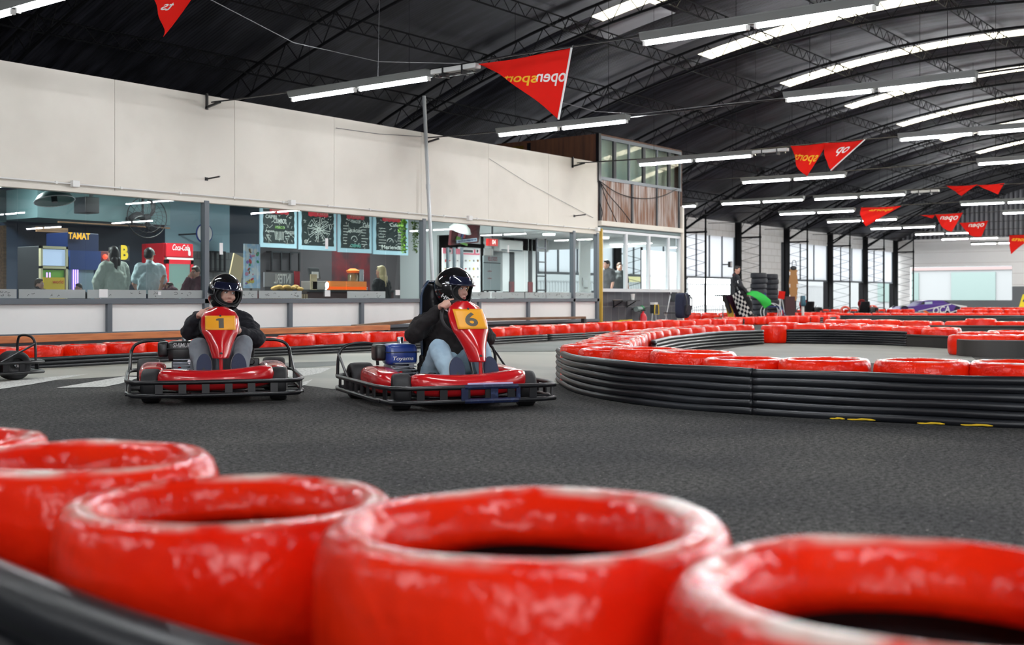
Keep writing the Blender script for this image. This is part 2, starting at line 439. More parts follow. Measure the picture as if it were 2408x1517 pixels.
flat('trim_3', [(640, 868), (780, 866), (754, 878), (702, 888), (660, 886)], PAINTW, .004)
flat('trim_4', [(690, 906), (735, 893), (720, 905), (700, 912)], PAINTW, .004)
# ---------------------------------------------------------------- cafe wall
PW = 13.6
fs = [-2, 1.2, 3.2, 5.1, 7.03, 9.03, 11.05, 13.07, 15.18, 17.09, 19.06, 20.9]
w = MB(); w.box2((-2, PW+.03, 2.19), (20.9, PW+.09, 3.72)); wall = struct('wall_left', w, DARK)
for i in range(len(fs)-1):
    b = MB(); b.box2((fs[i]+.004, PW, 2.18), (fs[i+1]-.004, PW+.03, 3.73)); ob('panel', b, WHITE, wall)
b = MB(); b.box2((-2, PW-.03, 2.17), (20.92, PW+.1, 2.235)); ob('lower_edge', b, WHITE, wall, bev=.006)
b = MB(); b.box2((-2, PW-.02, 0), (20.9, PW+.1, .285)); struct('baseboard_left', b, DARK)
b = MB()
b.box2((-2, PW-.05, .715), (20.9, PW+.07, .785)); b.box2((-2, PW-.05, .285), (20.9, PW+.05, .345))
tr = struct('trim_5', b, GREY_ST, bev=.004)
for s in (2.6, 5.8, 8.93, 12.11, 13.68, 15.18, 16.79, 18.34, 19.94):
    b = MB(); b.box2((s-.035, PW-.045, .345), (s+.035, PW+.05, .715)); ob('post', b, GREY_ST, tr)
lp = [-2, 2.6, 5.8, 8.93, 12.11, 13.68, 15.18, 16.79, 18.34, 19.94, 20.9]
b = MB(); b.box2((-2, PW+.05, .3), (20.9, PW+.08, .75)); lw = struct('wall_left_lower', b, DARK); lw.name = 'wall_left.001'
for i in range(len(lp)-1):
    b = MB(); b.box2((lp[i]+.03, PW+.01, .345), (lp[i+1]-.03, PW+.03, .715)); ob('panel', b, PANELW, lw)
seams = [4.9, 5.85, 6.8, 7.66, 8.61, 9.54, 10.51, 11.5, 12.39, 13.36, 14.29, 15.22, 16.2, 17.18, 18.26, 18.99, 19.91, 20.77]
DOOD = M('black_marker', (.03, .03, .03), .6)
for i in range(len(seams)-1):
    a, c_ = seams[i]+.006, seams[i+1]-.006
    b = pane(a, c_, PW+.015, .785, 2.18); g = struct('window_%d' % (i+1), b, GLASS)
    if i not in (8, 10):
        b = MB(); b.box2((a+.01, PW+.004, .79), (c_-.01, PW+.010, .905)); f = ob('frosted_strip', b, FROST, g)
        d = MB()
        for k in range(random.randint(5, 9)):                      # little marker doodles
            x, z = random.uniform(a+.08, c_-.08), random.uniform(.82, .88); r = random.uniform(.006, .022)
            if random.random() < .5:
                t0 = random.uniform(0, 6); pts = [(x+r*1.6*math.cos(t0+t*.55), PW+.003, z+r*math.sin(t0+t*.55)) for t in range(random.randint(4, 11))]
            else: pts = [(x-r, PW+.003, z-r*random.random()), (x, PW+.003, z+r*random.random()), (x+r, PW+.003, z)]
            d.tube(pts, .0026, 4)
        ob('doodles', d, DOOD, f)
for k, s in enumerate((10.51, 15.22, 19.93, 20.84)):
    b = MB(); b.box2((s-.04, PW-.05, .34), (s+.04, PW+.05, 2.2)); struct('trim_%d' % (6+k), b, GREY_ST, bev=.004)
# sheets of paper and folders stuck to the glass
for (x, y, w_, h_) in ((243, 690, .13, .11), (520, 585, .06, .17), (768, 573, .06, .17), (770, 690, .12, .1), (935, 688, .11, .09), (1195, 585, .05, .14), (375, 690, .05, .05)):
    p = atP(x, y, PW); b = MB(); b.box2((p.x-w_/2, PW-.004, p.z-h_/2), (p.x+w_/2, PW-.001, p.z+h_/2))
    solo('paper_sheet', b, PAPER, {243: 'white paper taped low on glass below the woman in pale shirt', 520: 'white notice on glass above the left kart driver', 768: 'white notice on glass in front of the pizza chalkboard',
        770: 'white paper low on glass before the counter, right of striped panel', 935: 'white paper low on glass below the blond woman', 1195: 'small white notice on glass right of the results board', 375: 'small white sticker low on glass below the man with cap'}[x], 'paper')
# conduit with junction boxes along the fascia foot
t = thing('cable_conduit', 'thin white cable conduit running along the foot of the white fascia above the windows', 'conduit', (0, PW-.045, 2.275))
b = MB(); b.tube([(-2, 0, 0), (20.85, 0, 0)], .011, 6); ob('pipe', b, WHITEPL, t)
for s in [7.2+.95*k for k in range(15)]:
    b = MB(); b.box((s, 0, 0), (.03, .03, .035)); ob('clip', b, WHITEPL, t)
for x in (170, 680, 1098, 1400):
    b = MB(); p = atP(x, 445, PW); b.box((p.x, -.02, .0), (.1, .07, .085)); ob('junction_box', b, WHITEPL, t, bev=.006)
# brackets that carry the light cables, loose hooks and a leaning pole
for k, (s, lab) in enumerate(((10.53, 'black angle bracket near the left end of white fascia holding a light cable'), (15.29, 'black angle bracket on white fascia beside the leaning grey pole'), (19.91, 'black angle bracket at the right end of white fascia by the wooden booth'))):
    b = MB(); b.bar((s, PW-.02, 3.75), (s, PW-.02, 3.52), .03, .03); b.bar((s, PW, 3.55), (s, PW-.32, 3.60), .03, .03)
    solo('cable_bracket', b, BLACKP, lab, 'bracket', group=None)
for x, y, lab in ((485, 421, 'short dark steel peg sticking out of the white fascia'), (1350, 508, 'short dark steel peg on fascia near the booth corner')):
    p = atP(x, y, PW); b = MB(); b.cyl(p, p+V((.02, -.28, .02)), .012, n=6); b.box(p+V((0, -.005, 0)), (.05, .012, .05)); solo('wall_peg', b, BLACKP, lab, 'peg')
a_, b_ = atP(997, 226, PW-.12), atP(1024, 640, PW-.5)
b = MB(); b.tube([(b_.x, b_.y, 0), tuple(a_)], .033, 10); d = V(a_)-V((b_.x, b_.y, 0))
b.tube([V((b_.x, b_.y, 0))+d*.62, V((b_.x, b_.y, 0))+d*.64], .040, 10)
solo('steel_pole', b, M('galvanised_pipe', (.45, .47, .48), .4, metal=.6), 'tall thin galvanised pole leaning against the white fascia and glass', 'pole')
# ---------------------------------------------------------------- roof: arched sheets, skylights
sky = [(11.2+4.92*k, 11.95+4.92*k) for k in range(2, 11)]
def roof_strip(s0, s1, p0, p1, mat, name, up=0.0, n=34):
    b = MB(); b.grid(lambda u, v: (s0+(s1-s0)*v, p0+(p1-p0)*u, roof_z(p0+(p1-p0)*u)+up), n, 1, .015); return b
b = MB(); cur = -6
sk_p0 = {}
for a, c_ in sky:
    b.add(roof_strip(cur, a, 22.6, -6.4, None, ''))
    b.add(roof_strip(a, c_, 22.6, 13.9, None, '', n=12)); b.add(roof_strip(a, c_, -3.5, -6.4, None, '', n=5)); cur = c_
b.add(roof_strip(cur, 65.2, 22.6, -6.4, None, ''))
ceil = struct('ceiling', b, ROOF, smooth=180)
for k, (a, c_) in enumerate(sky):
    o = struct('window_%d' % (40+k), roof_strip(a-.02, c_+.02, 13.95, -3.55, None, '', .005), SKYL, smooth=180)
for x, y, wd in ((1478, 45, 1.6), (2260, 352, 1.5), (1590, 95, .9)):
    lo, Z = 1, 1.0
    r = ray(x, y)
    while EYE+r[2]*Z < roof_z(r[1]*Z) and Z < 90: Z += .05
    q = atD(x, y, Z); b = roof_strip(q.x-wd*.35, q.x+wd*.35, q.y+wd*.55, q.y-wd*.55, None, '', -.02, 6)
    struct('trim_%d' % (20+int(wd*10)), b, ROOFG, smooth=180)
# ---------------------------------------------------------------- lattice roof trusses and purlins
TS = [5.7+4.88*k for k in range(12)]
ords = ['first', 'second', 'third', 'fourth', 'fifth', 'sixth', 'seventh', 'eighth', 'ninth', 'tenth', 'eleventh', 'twelfth', 'thirteenth', 'fourteenth', 'fifteenth', 'sixteenth', 'seventeenth', 'eighteenth', 'nineteenth', 'twentieth']
def ordw(i):
    if i < 20: return ords[i]
    t = ['twenty', 'thirty', 'forty', 'fifty', 'sixty', 'seventy'][i//10-2+(0)]
    i += 1
    tens = {2: 'twenty', 3: 'thirty', 4: 'forty', 5: 'fifty', 6: 'sixty', 7: 'seventy'}[i//10]
    return tens+'-'+ords[i % 10-1] if i % 10 else {20: 'twentieth', 30: 'thirtieth', 40: 'fortieth', 50: 'fiftieth', 60: 'sixtieth', 70: 'seventieth'}[i]
def zt(p): return roof_z(p)-.12
def zb(p): return roof_z(p)-.62
uc = MB(); lc = MB(); web = MB()
ps = [22-.7*i for i in range(41)]
uc.tube([(0, p, zt(p)) for p in ps], .035, 5); lc.tube([(0, p, zb(p)) for p in ps], .03, 5)
pp = [22-.35*i for i in range(81)]
for i in range(80):
    a, c_ = pp[i], pp[i+1]
    web.bar((0, a, zt(a) if i % 2 else zb(a)), (0, c_, zb(c_) if i % 2 else zt(c_)), .016, .016)
meU, meL, meW = mesh('upper_chord', uc, LATT), mesh('lower_chord', lc, LATT), mesh('web', web, LATT)
for k, s in enumerate(TS):
    t = thing('roof_truss', 'arched black lattice roof truss, %s from the viewer' % ordw(k), 'truss', (s, 0, 0), group='arched roof trusses')
    ob('upper_chord', meU, None, t); ob('lower_chord', meL, None, t); ob('web', meW, None, t)
for k in range(13):
    p = 20.4-2.1*k; z = roof_z(p)-.1; b = MB()
    b.tube([(-4, p, z), (64.8, p, z)], .018, 4); b.tube([(-4, p, z-.26), (64.8, p, z-.26)], .018, 4)
    n = 270
    for i in range(n):
        x0, x1 = -4+68.8*i/n, -4+68.8*(i+1)/n
        b.bar((x0, p, z if i % 2 else z-.26), (x1, p, z-.26 if i % 2 else z), .012, .012)
    solo('lattice_purlin', b, LATT, 'long black lattice purlin under the roof, %s from the cafe side eave' % ordw(k), 'purlin', group='lattice purlins')
# ---------------------------------------------------------------- side wall beyond the booth, with shutters, and the gable wall
PE = 22.0
cols = [35.1, 39.9, 44.75, 49.7, 54.9, 59.7, 64.4]
b = MB(); b.box2((20, PE+.1, 3.35), (65, PE+.3, 4.12)); b.box2((45.3, PE+.1, 0), (49.3, PE+.3, 3.36)); b.box2((20, PE+.1, 0), (30.3, PE+.3, 3.36))
wf_ = struct('wall_far', b, WBRICK)
b = MB()
for s in cols: b.box2((s-.12, PE+.08, 0), (s+.12, PE+.32, 4.1))
struct('trim_11', b, LATT)
for k, (a, c_) in enumerate(((40.1, 44.6), (49.9, 54.75), (55.05, 59.6), (59.9, 64.2), (35.3, 39.7), (30.4, 35.0))):
    b = MB(); n = 4 if k in (0, 4, 5) else 3
    b.box2((a, PE+.14, 1.62), (c_, PE+.2, 3.36)); d = struct('door_%d' % (k+1), b, SHUT)
    for i in range(n+1):
        x = a+(c_-a)*i/n; bb = MB(); bb.box((x, PE+.12, 2.5), (.06, .05, 1.74)); ob('rib', bb, GREY_ST, d)
    bb = MB(); bb.box2((a, PE+.08, 1.58), (c_, PE+.22, 1.66)); ob('bottom_rail', bb, GREY_ST, d)
for k, s in enumerate(cols):
    t = thing('lattice_column', 'black lattice column with knee brace against the white side wall, %s beyond the booth' % ordw(k), 'column', (s, PE-.05, 0), group='lattice columns of the side wall')
    b = MB(); b.box2((-.07, -.08, 0), (.07, .08, 4.0)); ob('rear_post', b, LATT, t)
    b = MB(); b.box2((-.03, -.98, 0), (.03, -.92, 3.5)); ob('front_post', b, LATT, t)
    b = MB(); n = 16
    for i in range(n): b.bar((0, -.08 if i % 2 else -.95, .1+3.3*i/n), (0, -.95 if i % 2 else -.08, .1+3.3*(i+1)/n), .014, .014)
    b.bar((0, -.05, 3.35), (0, -1.0, 3.35), .07, .07); ob('lacing', b, LATT, t)
    b = MB(); b.bar((0, -.1, 3.5), (0, -3.4, 5.55), .07, .07); b.bar((0, -.95, 3.4), (0, -.95, 4.2), .05, .05); ob('knee_brace', b, LATT, t)
def gable(x, p0, p1, z0f, z1f, n=24, th=.2):
    b = MB(); b.grid(lambda u, v: (x, p0+(p1-p0)*u, (lambda q: z0f(q)+(z1f(q)-z0f(q))*v)(p0+(p1-p0)*u)), n, 1, th); return b
GX = 65.0
b = MB()
for p0, p1, z0, z1 in ((22.3, 21.38, 0, 4.05), (21.38, 15.96, 2.52, 4.05), (15.96, -6.4, 1.4, 4.05)): b.box2((GX, p0, z0), (GX+.2, p1, z1))
gw = struct('wall_back', b, WBRICKY)
b = MB(); b.box2((GX, 21.38, 0), (GX+.2, 15.96, .66)); b.box2((GX, 15.96, 0), (GX+.2, -6.4, 1.4)); ob('grey_dado', b, GBRICK, gw)
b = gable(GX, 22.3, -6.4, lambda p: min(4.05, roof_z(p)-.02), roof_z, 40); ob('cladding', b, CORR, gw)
# street outside the openings: pavement, railings, a pale shop front
OUT = M('street_paving', (.17, .17, .165), .8); PALE = M('pale_render', (.175, .18, .18), .8); GREENG = M('green_shop_glass', (.11, .15, .14), .3)
b = MB(); b.box2((-30, 24.5, -.2), (130, 60, -.02)); b.box2((68, -40, -.2), (130, 24.5, -.02)); struct('floor', b, OUT)
b = MB()
for i in range(150): b.box((36+i*.2, 26.5, .75), (.05, .03, 1.5))
b.box((51, 26.5, 1.45), (30, .04, .06)); b.box((51, 26.5, .2), (30, .04, .06))
solo('railing', b, PALE, 'pale railing with upright bars standing in the bright street outside', 'railing')
t = thing('shop_front', 'pale shop front with green windows across the street beyond the far opening', 'building', (84, 14, 0))
b = MB(); b.box2((0, -10, 0), (4, 24, 4.6)); ob('wall', b, PALE, t)
for i, y in enumerate((9.2, 4.6, 14.5)):
    b = MB(); b.box2((-.08, y-1.5, .5), (.02, y+1.5, 2.6)); ob('window', b, GREENG, t)
b = MB(); b.box2((-.1, -4, 2.75), (.02, 18, 2.95)); ob('red_trim', b, M('faded_red', (.20, .14, .135), .7), t)
t = thing('street_building', 'sunlit pale building behind the railing outside the side openings', 'building', (50, 36, 0))
b = MB(); b.box2((-16, 0, 0), (16, 3, 4)); ob('wall', b, PALE, t)
b = MB(); b.box2((-14, -.05, 1.9), (-4, 0.02, 2.3)); b.box2((6, -.05, 1.7), (12, .02, 2.4)); ob('yellow_sign', b, M('pale_yellow_sign', (.22, .19, .08), .7), t)

# second nave on the near side (out of frame, seen only as a reflection in the cafe glass); unseen rear and far openings added to brighten the tyres and far walls
b = MB(); b.box2((-6.2, -18.2, 0), (36, -18, 5.0)); b.box2((-6.2, -4.5, 0), (-6, 22.3, 4)); b.box2((-6.2, -18.2, 3.4), (-6, -4.5, 4)); b.box2((-6, PE+.1, 0), (20, PE+.3, 4.1)); b.add(gable(-6, 22.3, -6.4, lambda q: 3.8, roof_z, 40)); b.box2((36, -6.45, 0), (56, -6.3, 3.9)); b.box2((56, -6.45, 3.5), (65, -6.3, 3.9)); b.box2((36, -18.2, 0), (36.2, -6.4, 5.0)); struct('wall_right', b, M('grey_block_wall', (.12, .12, .125), .8))
b = MB(); b.box2((-6.2, -18.2, 3.87), (36.2, -6.35, 3.93)); struct('ceiling', b, ROOF)
# ---------------------------------------------------------------- fluorescent fixtures, their cables
def light_fixture(name, label, loc, group):
    t = thing(name, label, 'ceiling light', loc, group=group)
    b = MB(); b.prism([(-.05, .0), (.05, .0), (.085, .07), (.085, .085), (-.085, .085), (-.085, .07)], 2.5, Matrix(((1,0,0,0),(0,0,-1,1.25),(0,1,0,0),(0,0,0,1))))
    ob('housing', b, FIX, t)
    for y in (-.635, .635):
        b = MB(); b.tube([(0, y-.575, -.03), (0, y+.575, -.03)], .016, 8); ob('tube', b, TUBE, t, smooth=60)
        for e in (-.59, .59):
            b = MB(); b.box((0, y+e, -.02), (.04, .03, .055)); ob('lamp_holder', b, WHITEPL, t)
    for y in (-.9, .9):
        b = MB(); b.tube([(0, y, .085), (0, y, (roof_z(loc[1]+y) if loc[1] > -6 else 3.87)-loc[2]-.02)], .004, 4); ob('hanging_wire', b, LATT, t)
    return t
FIX = M('light_housing', (.17, .18, .175), .6)
FX = [(x_, y_) for x_ in (5.72, 10.45, 14.6, 19.4, 24.1) for y_ in (-8.0, -13.7)]+[(-3.9, 9.9), (-3.9, 4.2), (-3.9, -1.6), (.9, 10.0), (.9, 4.4), (.9, -1.3), (5.72, -1.2), (5.72, 10.2), (5.72, 4.5), (10.55, 10.55), (10.47, 5.0), (10.4, -.6), (14.93, 10.42), (14.66, 5.26), (14.5, .0), (20.0, 10.78), (19.5, 5.35), (19.4, -.2), (24.53, 10.72), (24.0, 5.3), (24, -.3),  # rows near and behind the viewer are unseen, added to light the foreground
      (29.95, 17.3), (29.79, 13.93), (29.92, 11.2), (29.6, 5.6), (34.6, 14.32), (34.18, 8.55), (34.2, 3.0), (39.15, 14.56), (38.5, 8.5), (38.5, 3), (44.1, 14.8), (44, 9), (44, 3.2), (49.1, 14.7), (49, 8.9), (54, 15.08), (54, 9.4), (59.5, 15.3), (34.2, -2.8), (38.5, -2.6), (44, -2.6), (49, 3.1), (49, -2.7), (54, 3.6), (54, -2.2), (59.5, 9.5), (59.5, 3.7), (59.5, -2)]  # closing run of entries: unseen lights added to brighten the far walls
ROWN = {}
for x, y in FX: ROWN.setdefault(round(x/4.9), []).append((x, y))
for r, (k, lst) in enumerate(sorted(ROWN.items())):
    for i, (x, y) in enumerate(sorted(lst, key=lambda q: -q[1])):
        light_fixture('fluorescent_light', 'twin-tube fluorescent light in the %s cross row, %s from the cafe side' % (ordw(r), ordw(i)), (x, y, 3.5), 'hanging fluorescent lights')
def cable(pts, r, lab, sag=0.0, mat=None, n=14, name='light_cable', cat='cable'):
    P = []
    for i in range(len(pts)-1):
        a, b_ = V(pts[i]), V(pts[i+1])
        for k in range(n): t = k/n; P.append(a+(b_-a)*t-V((0, 0, sag*4*t*(1-t))))
    P.append(V(pts[-1])); b = MB(); b.tube(P, r, 5)
    return solo(name, b, mat or BLACKP, lab, cat)
for k, (s, s2, p0) in enumerate(((-3.9, -3.9, 13.5), (.9, .9, 13.5), (5.72, 5.7, 13.6), (10.55, 10.4, 13.5), (15.2, 14.5, 13.5), (19.95, 19.4, 13.5), (24.53, 24, 13.5), (29.9, 29.5, 20), (34.6, 34.1, 20.5), (39.15, 38.4, 20.5), (44.1, 44, 20.5), (49.1, 49, 20.5), (54, 54, 20.5))):
    cable([(s, p0, 3.62), (s, 8, 3.60), (s2, 1, 3.60), (s2, -17.5 if 5 < s < 26 else -5, 3.62)], .012, 'black cable carrying the %s cross row of lights' % ordw(k), .03)
STRAND = M('thin_grey_wire', (.16, .16, .17), .6)
q0, q1, q2 = atD(497, 0, 13.0), atD(890, 145, 15.0), atD(1110, 150, 16.6)
cable([atD(380, -60, 12.4), q0, atD(690, 100, 14.0), q1, q2], .006, 'thin slack wire sagging from top left to the first row light', 0, STRAND)
cable([atD(1318, 240, 16.2), atD(1400, 262, 16.8), atD(1500, 268, 17.5), atD(1700, 245, 18.5), atD(1868, 228, 15.0)], .006, 'thin slack wire sagging behind the large red flag', 0, STRAND)
cable([atD(892, 0, 15.6), atD(889, 182, 15.6)], .004, 'thin vertical wire from roof to left light', 0, STRAND)
cable([atP(1150, 373, 13.58), atP(1240, 430, 13.57), atP(1395, 512, 13.58)], .004, 'thin dark wire drooping across the right end of the white fascia', 0, STRAND)
cable([atP(790, 301, 13.58), atP(890, 315, 13.57), atP(992, 321, 13.58)], .005, 'thin dark wire lying along the fascia left of the steel pole', 0, STRAND)
EMW = M('white_lamp_body', (.62, .63, .62), .4)
for i, (s, p, lab) in enumerate(((10.5, 8.86, 'unlit white emergency lamp between left light and large red flag'), (19.9, 9.13, 'unlit white emergency lamp left of the folded red flag'), (29.9, 9.45, 'small unlit emergency lamp in the row above distant lights'))):
    t = thing('emergency_lamp', lab, 'lamp', (s, p, 3.53))
    b = MB(); b.box((0, 0, 0), (.11, .70, .06)); ob('base', b, EMW, t, bev=.01)
    b = MB(); b.box((0, 0, -.05), (.08, .60, .05)); ob('cover', b, CLEAR, t, bev=.015)
    for y in (-.15, .15):
        b = MB(); b.box((0, y, -.03), (.13, .02, .11)); ob('strap', b, BLACKPL, t)
    b = MB(); b.box((0, .18, -.03), (.05, .12, .03)); ob('battery_box', b, DARK, t)
# ---------------------------------------------------------------- red flags on the cable rows
def cloth(name, c1):
    m, mx, nt = translucent(name, c1, 1.0); return m
FLAG = cloth('red_flag_cloth', (.88, .045, .034)); FTXW = M('white_print', (.85, .83, .80), .8); FTXY = M('yellow_print', (.95, .50, .02), .8)
CAB = ((5.72, 5.7), (10.55, 10.4), (15.2, 14.5), (19.95, 19.4), (24.53, 24), (29.9, 29.5), (34.6, 34.1), (39.15, 38.4), (44.1, 44), (49.1, 49), (54, 54))
def flag(label, s, top_px, tip_px, fold=.06, words=(), pole=True, belly=.0, seed=0):
    """top_px: ends of the upper edge (left, right); tip_px: lower corner. Cloth hangs in the plane of its cable row."""
    A, B, T = atS(*top_px[0], s), atS(*top_px[1], s), atS(*tip_px, s)
    t = thing('flag', label, 'flag', (A+B)/2, group='red flags on the light cables'); o = t.location.copy()
    rnd = random.Random(seed); ph = rnd.uniform(0, 6)
    def ends(u):
        top = A+(B-A)*u
        return top, A+(T-A)*u+V((0, 0, belly*math.sin(PI*u)))
    def f(u, v, off=0.0):
        top, low = ends(u); p = top+(low-top)*v
        dx = fold*(math.sin(5.5*u+ph)+.6*math.sin(11*u+3*v+ph*2))*(.25+.75*v)
        return p+V((dx-off, 0, -.02*math.sin(PI*u)*(1-v)))-o
    b = MB(); b.grid(lambda u, v: f(u, v), 36, 24, .004); ob('cloth', b, FLAG, t, smooth=180)
    for (txt, mat, u0, u1, v0, v1) in words:
        tm = text_mb(txt, 1, mirror=True, width=1.0, bold=.015, sub=2)
        zs = [v.y for v in tm.v]; z0, z1 = min(zs), max(zs)
        for vtx in tm.v:
            u = u0+(vtx.x+.5)*(u1-u0); top, low = ends(u)
            d = (v1-(vtx.y-z0)/(z1-z0)*(v1-v0))*(.6+.4*u)
            vtx[:] = f(u, min(d/max((top-low).length, .05), .985), .007)
        ob('print', tm, mat, t)
    ck = min(CAB, key=lambda c: abs(c[0]-s)); b = MB()
    for e in (A+(B-A)*.03, B):
        sx = ck[0]+(ck[1]-ck[0])*max(0, (8-e.y)/7); b.tube([e-o, V((sx, e.y, 3.60))-o], .007, 4)
    ob('tie', b, STRAND, t)
    if pole:
        b = MB(); b.tube([B-o, T-o], .012, 6); ob('sleeve', b, PAPER, t)
    return t
flag('large red pennant flag with mirrored white and yellow lettering, nearest to the booth side light', 10.5, ((1124, 150), (1344, 112)), (1313, 281), .05,
     [('sports', FTXY, .30, .72, .27, .43), ('open', FTXW, .71, .985, .27, .42)], True, .06, 3)
flag('red pennant cut off by the top edge of the photo at upper left', 5.7, ((362, -30), (492, -60)), (381, 86), .03, [('ts', FTXW, .5, .72, .3, .42)], False, 0, 5)
flag('red flag half hanging left of a folded one, yellow mirrored letters', 19.9, ((1858, 343), (1945, 335)), (1898, 414), .05, [('sports', FTXY, .2, .97, .22, .46)], False, -.12, 8)
flag('red folded flag half with white mirrored letters, touching the yellow lettered half', 19.8, ((1938, 336), (2034, 328)), (1953, 401), .05, [('op', FTXW, .5, .8, .14, .40)], True, -.1, 9)
flag('red flag with yellow letters hanging slackly over far white wall shutters', 34.5, ((2023, 488), (2120, 484)), (2034, 532), .08, [('sports', FTXY, .35, .9, .12, .32)], False, -.08, 11)
flag('small red flag scrap left of the flag reading open', 39.15, ((2163, 505), (2200, 504)), (2192, 514), .05, (), False, 0, 12)
flag('red flag with mirrored white word open, in front of the gable cladding', 39.1, ((2198, 504), (2264, 500)), (2238, 545), .05, [('open', FTXW, .25, .92, .10, .34)], False, -.15, 13)
flag('red flag with mirrored white word, just right of and behind the flag reading open', 44, ((2256, 524), (2324, 519)), (2308, 556), .05, [('open', FTXW, .35, .92, .08, .3)], False, -.2, 14)
flag('dark red twisted flag high at the right, left hanging corner', 29.85, ((2225, 437), (2300, 434)), (2262, 461), .06, (), False, 0, 15)
flag('dark red twisted flag high at the right, right hanging corner', 29.85, ((2296, 435), (2362, 430)), (2346, 457), .06, (), False, 0, 16)
flag('red flag at the right edge of the photo with yellow letters', 54, ((2373, 553), (2440, 550)), (2380, 592), .05, [('sports', FTXY, .2, .9, .2, .5)], False, -.4, 17)
# ---------------------------------------------------------------- red painted tyres
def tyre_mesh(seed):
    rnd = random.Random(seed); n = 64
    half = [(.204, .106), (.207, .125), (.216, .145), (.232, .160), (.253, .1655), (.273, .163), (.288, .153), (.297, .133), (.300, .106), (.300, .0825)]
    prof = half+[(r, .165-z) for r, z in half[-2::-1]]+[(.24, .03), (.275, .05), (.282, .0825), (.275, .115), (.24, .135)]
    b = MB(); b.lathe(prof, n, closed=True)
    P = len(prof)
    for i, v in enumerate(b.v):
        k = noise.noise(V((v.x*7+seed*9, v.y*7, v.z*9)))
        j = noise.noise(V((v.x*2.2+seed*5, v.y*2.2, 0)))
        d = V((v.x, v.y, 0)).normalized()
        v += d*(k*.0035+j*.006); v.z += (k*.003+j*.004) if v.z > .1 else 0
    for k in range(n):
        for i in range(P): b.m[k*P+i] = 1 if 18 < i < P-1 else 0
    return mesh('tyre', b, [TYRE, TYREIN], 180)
TM = [tyre_mesh(i) for i in range(4)]
nty = 0
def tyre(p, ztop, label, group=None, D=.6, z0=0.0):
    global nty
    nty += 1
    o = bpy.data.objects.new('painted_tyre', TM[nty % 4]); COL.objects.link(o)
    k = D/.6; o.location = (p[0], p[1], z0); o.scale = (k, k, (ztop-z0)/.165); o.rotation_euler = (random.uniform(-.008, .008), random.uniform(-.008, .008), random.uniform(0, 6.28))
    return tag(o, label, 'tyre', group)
def stack(p, ztop, label, group, D=.6, n=2):
    h = ztop/n
    for i in range(n-1): tyre(p, h*(i+1)-.001, 'hidden lower tyre under the '+label[:52].rsplit(' ',1)[0], group+', lower layer', D, h*i)
    return tyre(p, ztop, label, group, D, h*(n-1))
def px(x, Z): a = (x-CX)/FPX; return cw(a*Z, Z)
def resample(P, step):
    P = [V((p[0], p[1], 0)) for p in P]; out = [P[0].copy()]; need = step
    for i in range(len(P)-1):
        a, b_ = P[i], P[i+1]; Ln = (b_-a).length; pos = 0
        while Ln-pos >= need: pos += need; out.append(a+(b_-a)*(pos/Ln)); need = step
        need -= Ln-pos
    return out
def smoothp(P, k=2):
    P = [V((p[0], p[1], p[2] if len(p) > 2 else 0)) for p in P]
    for _ in range(k):
        Q = [P[0]]
        for i in range(len(P)-1): Q += [P[i]*.75+P[i+1]*.25, P[i]*.25+P[i+1]*.75]
        P = Q+[P[-1]]
    return P
G1 = 'foreground barrier tyres'
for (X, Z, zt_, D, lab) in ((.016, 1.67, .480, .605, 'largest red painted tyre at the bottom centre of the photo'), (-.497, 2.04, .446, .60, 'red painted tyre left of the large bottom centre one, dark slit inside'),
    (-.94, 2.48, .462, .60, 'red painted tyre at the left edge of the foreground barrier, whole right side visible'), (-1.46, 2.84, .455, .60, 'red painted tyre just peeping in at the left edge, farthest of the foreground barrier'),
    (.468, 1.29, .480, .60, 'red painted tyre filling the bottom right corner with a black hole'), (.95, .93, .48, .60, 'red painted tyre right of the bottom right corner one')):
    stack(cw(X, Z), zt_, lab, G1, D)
def band(name, label, pts, h, n, mat, joint=None, cat='barrier', z0=0.0, r=None, sm=2, group=None):
    P = smoothp(pts, sm); b = MB(); r = r or (h-z0)/(2*n)
    for i in range(n):
        w = random.uniform(-.003, .003)
        b.tube([(p.x+w, p.y+w, z0+r*(2*i+1)+.003*math.sin(k*.7+i)) for k, p in enumerate(P)], r*1.12, 8)
    return solo(name, b, mat, label, cat, smooth=180, group=group)
band('barrier_band', 'black ribbed plastic band in the bottom left corner holding the foreground tyres', [cw(-1.75, 2.62), cw(-1.2, 2.24), cw(-.70, 1.74), cw(-.24, 1.36), cw(.22, 1.02), cw(.6, .62)], .36, 4, BAND)
# right hand island: front row, left to right in the photo
GA = 'tyres of the right hand island'
for x, Z, zt_, D, lab in ((2395, 7.35, .392, .60, 'red tyre of right island cut by the right edge of the photo'), (2167, 7.62, .388, .62, 'red tyre of right island, second from the right edge of the photo'),
    (1937, 7.92, .380, .62, 'red tyre of right island, third from the right edge of the photo'), (1750, 8.26, .368, .60, 'red tyre of right island directly above the joint in the black band'),
    (1631, 8.78, .392, .66, 'taller red tyre of right island just left of the band joint'), (1524, 9.32, .392, .62, 'red tyre of right island, second left of the band joint'), (1440, 9.87, .362, .60, 'low red tyre of right island in front of its rounded left tip'),
    (1403, 10.45, .372, .66, 'wide pale-rimmed red tyre at the rounded left tip of the right island'), (2640, 7.1, .39, .6, 'red tyre of right island outside the right edge')):
    stack(px(x, Z), zt_, lab, GA, D)
hook = resample(smoothp([px(1403, 10.45), px(1424, 11.3), px(1440, 12.2), px(1455, 13.3), px(1468, 14.8), px(1507, 16.4), px(1555, 17.6), px(1584, 18.1), px(1640, 19.0), px(1700, 19.7), px(1760, 20.3), px(1775, 20.45)], 1), .605)[1:]
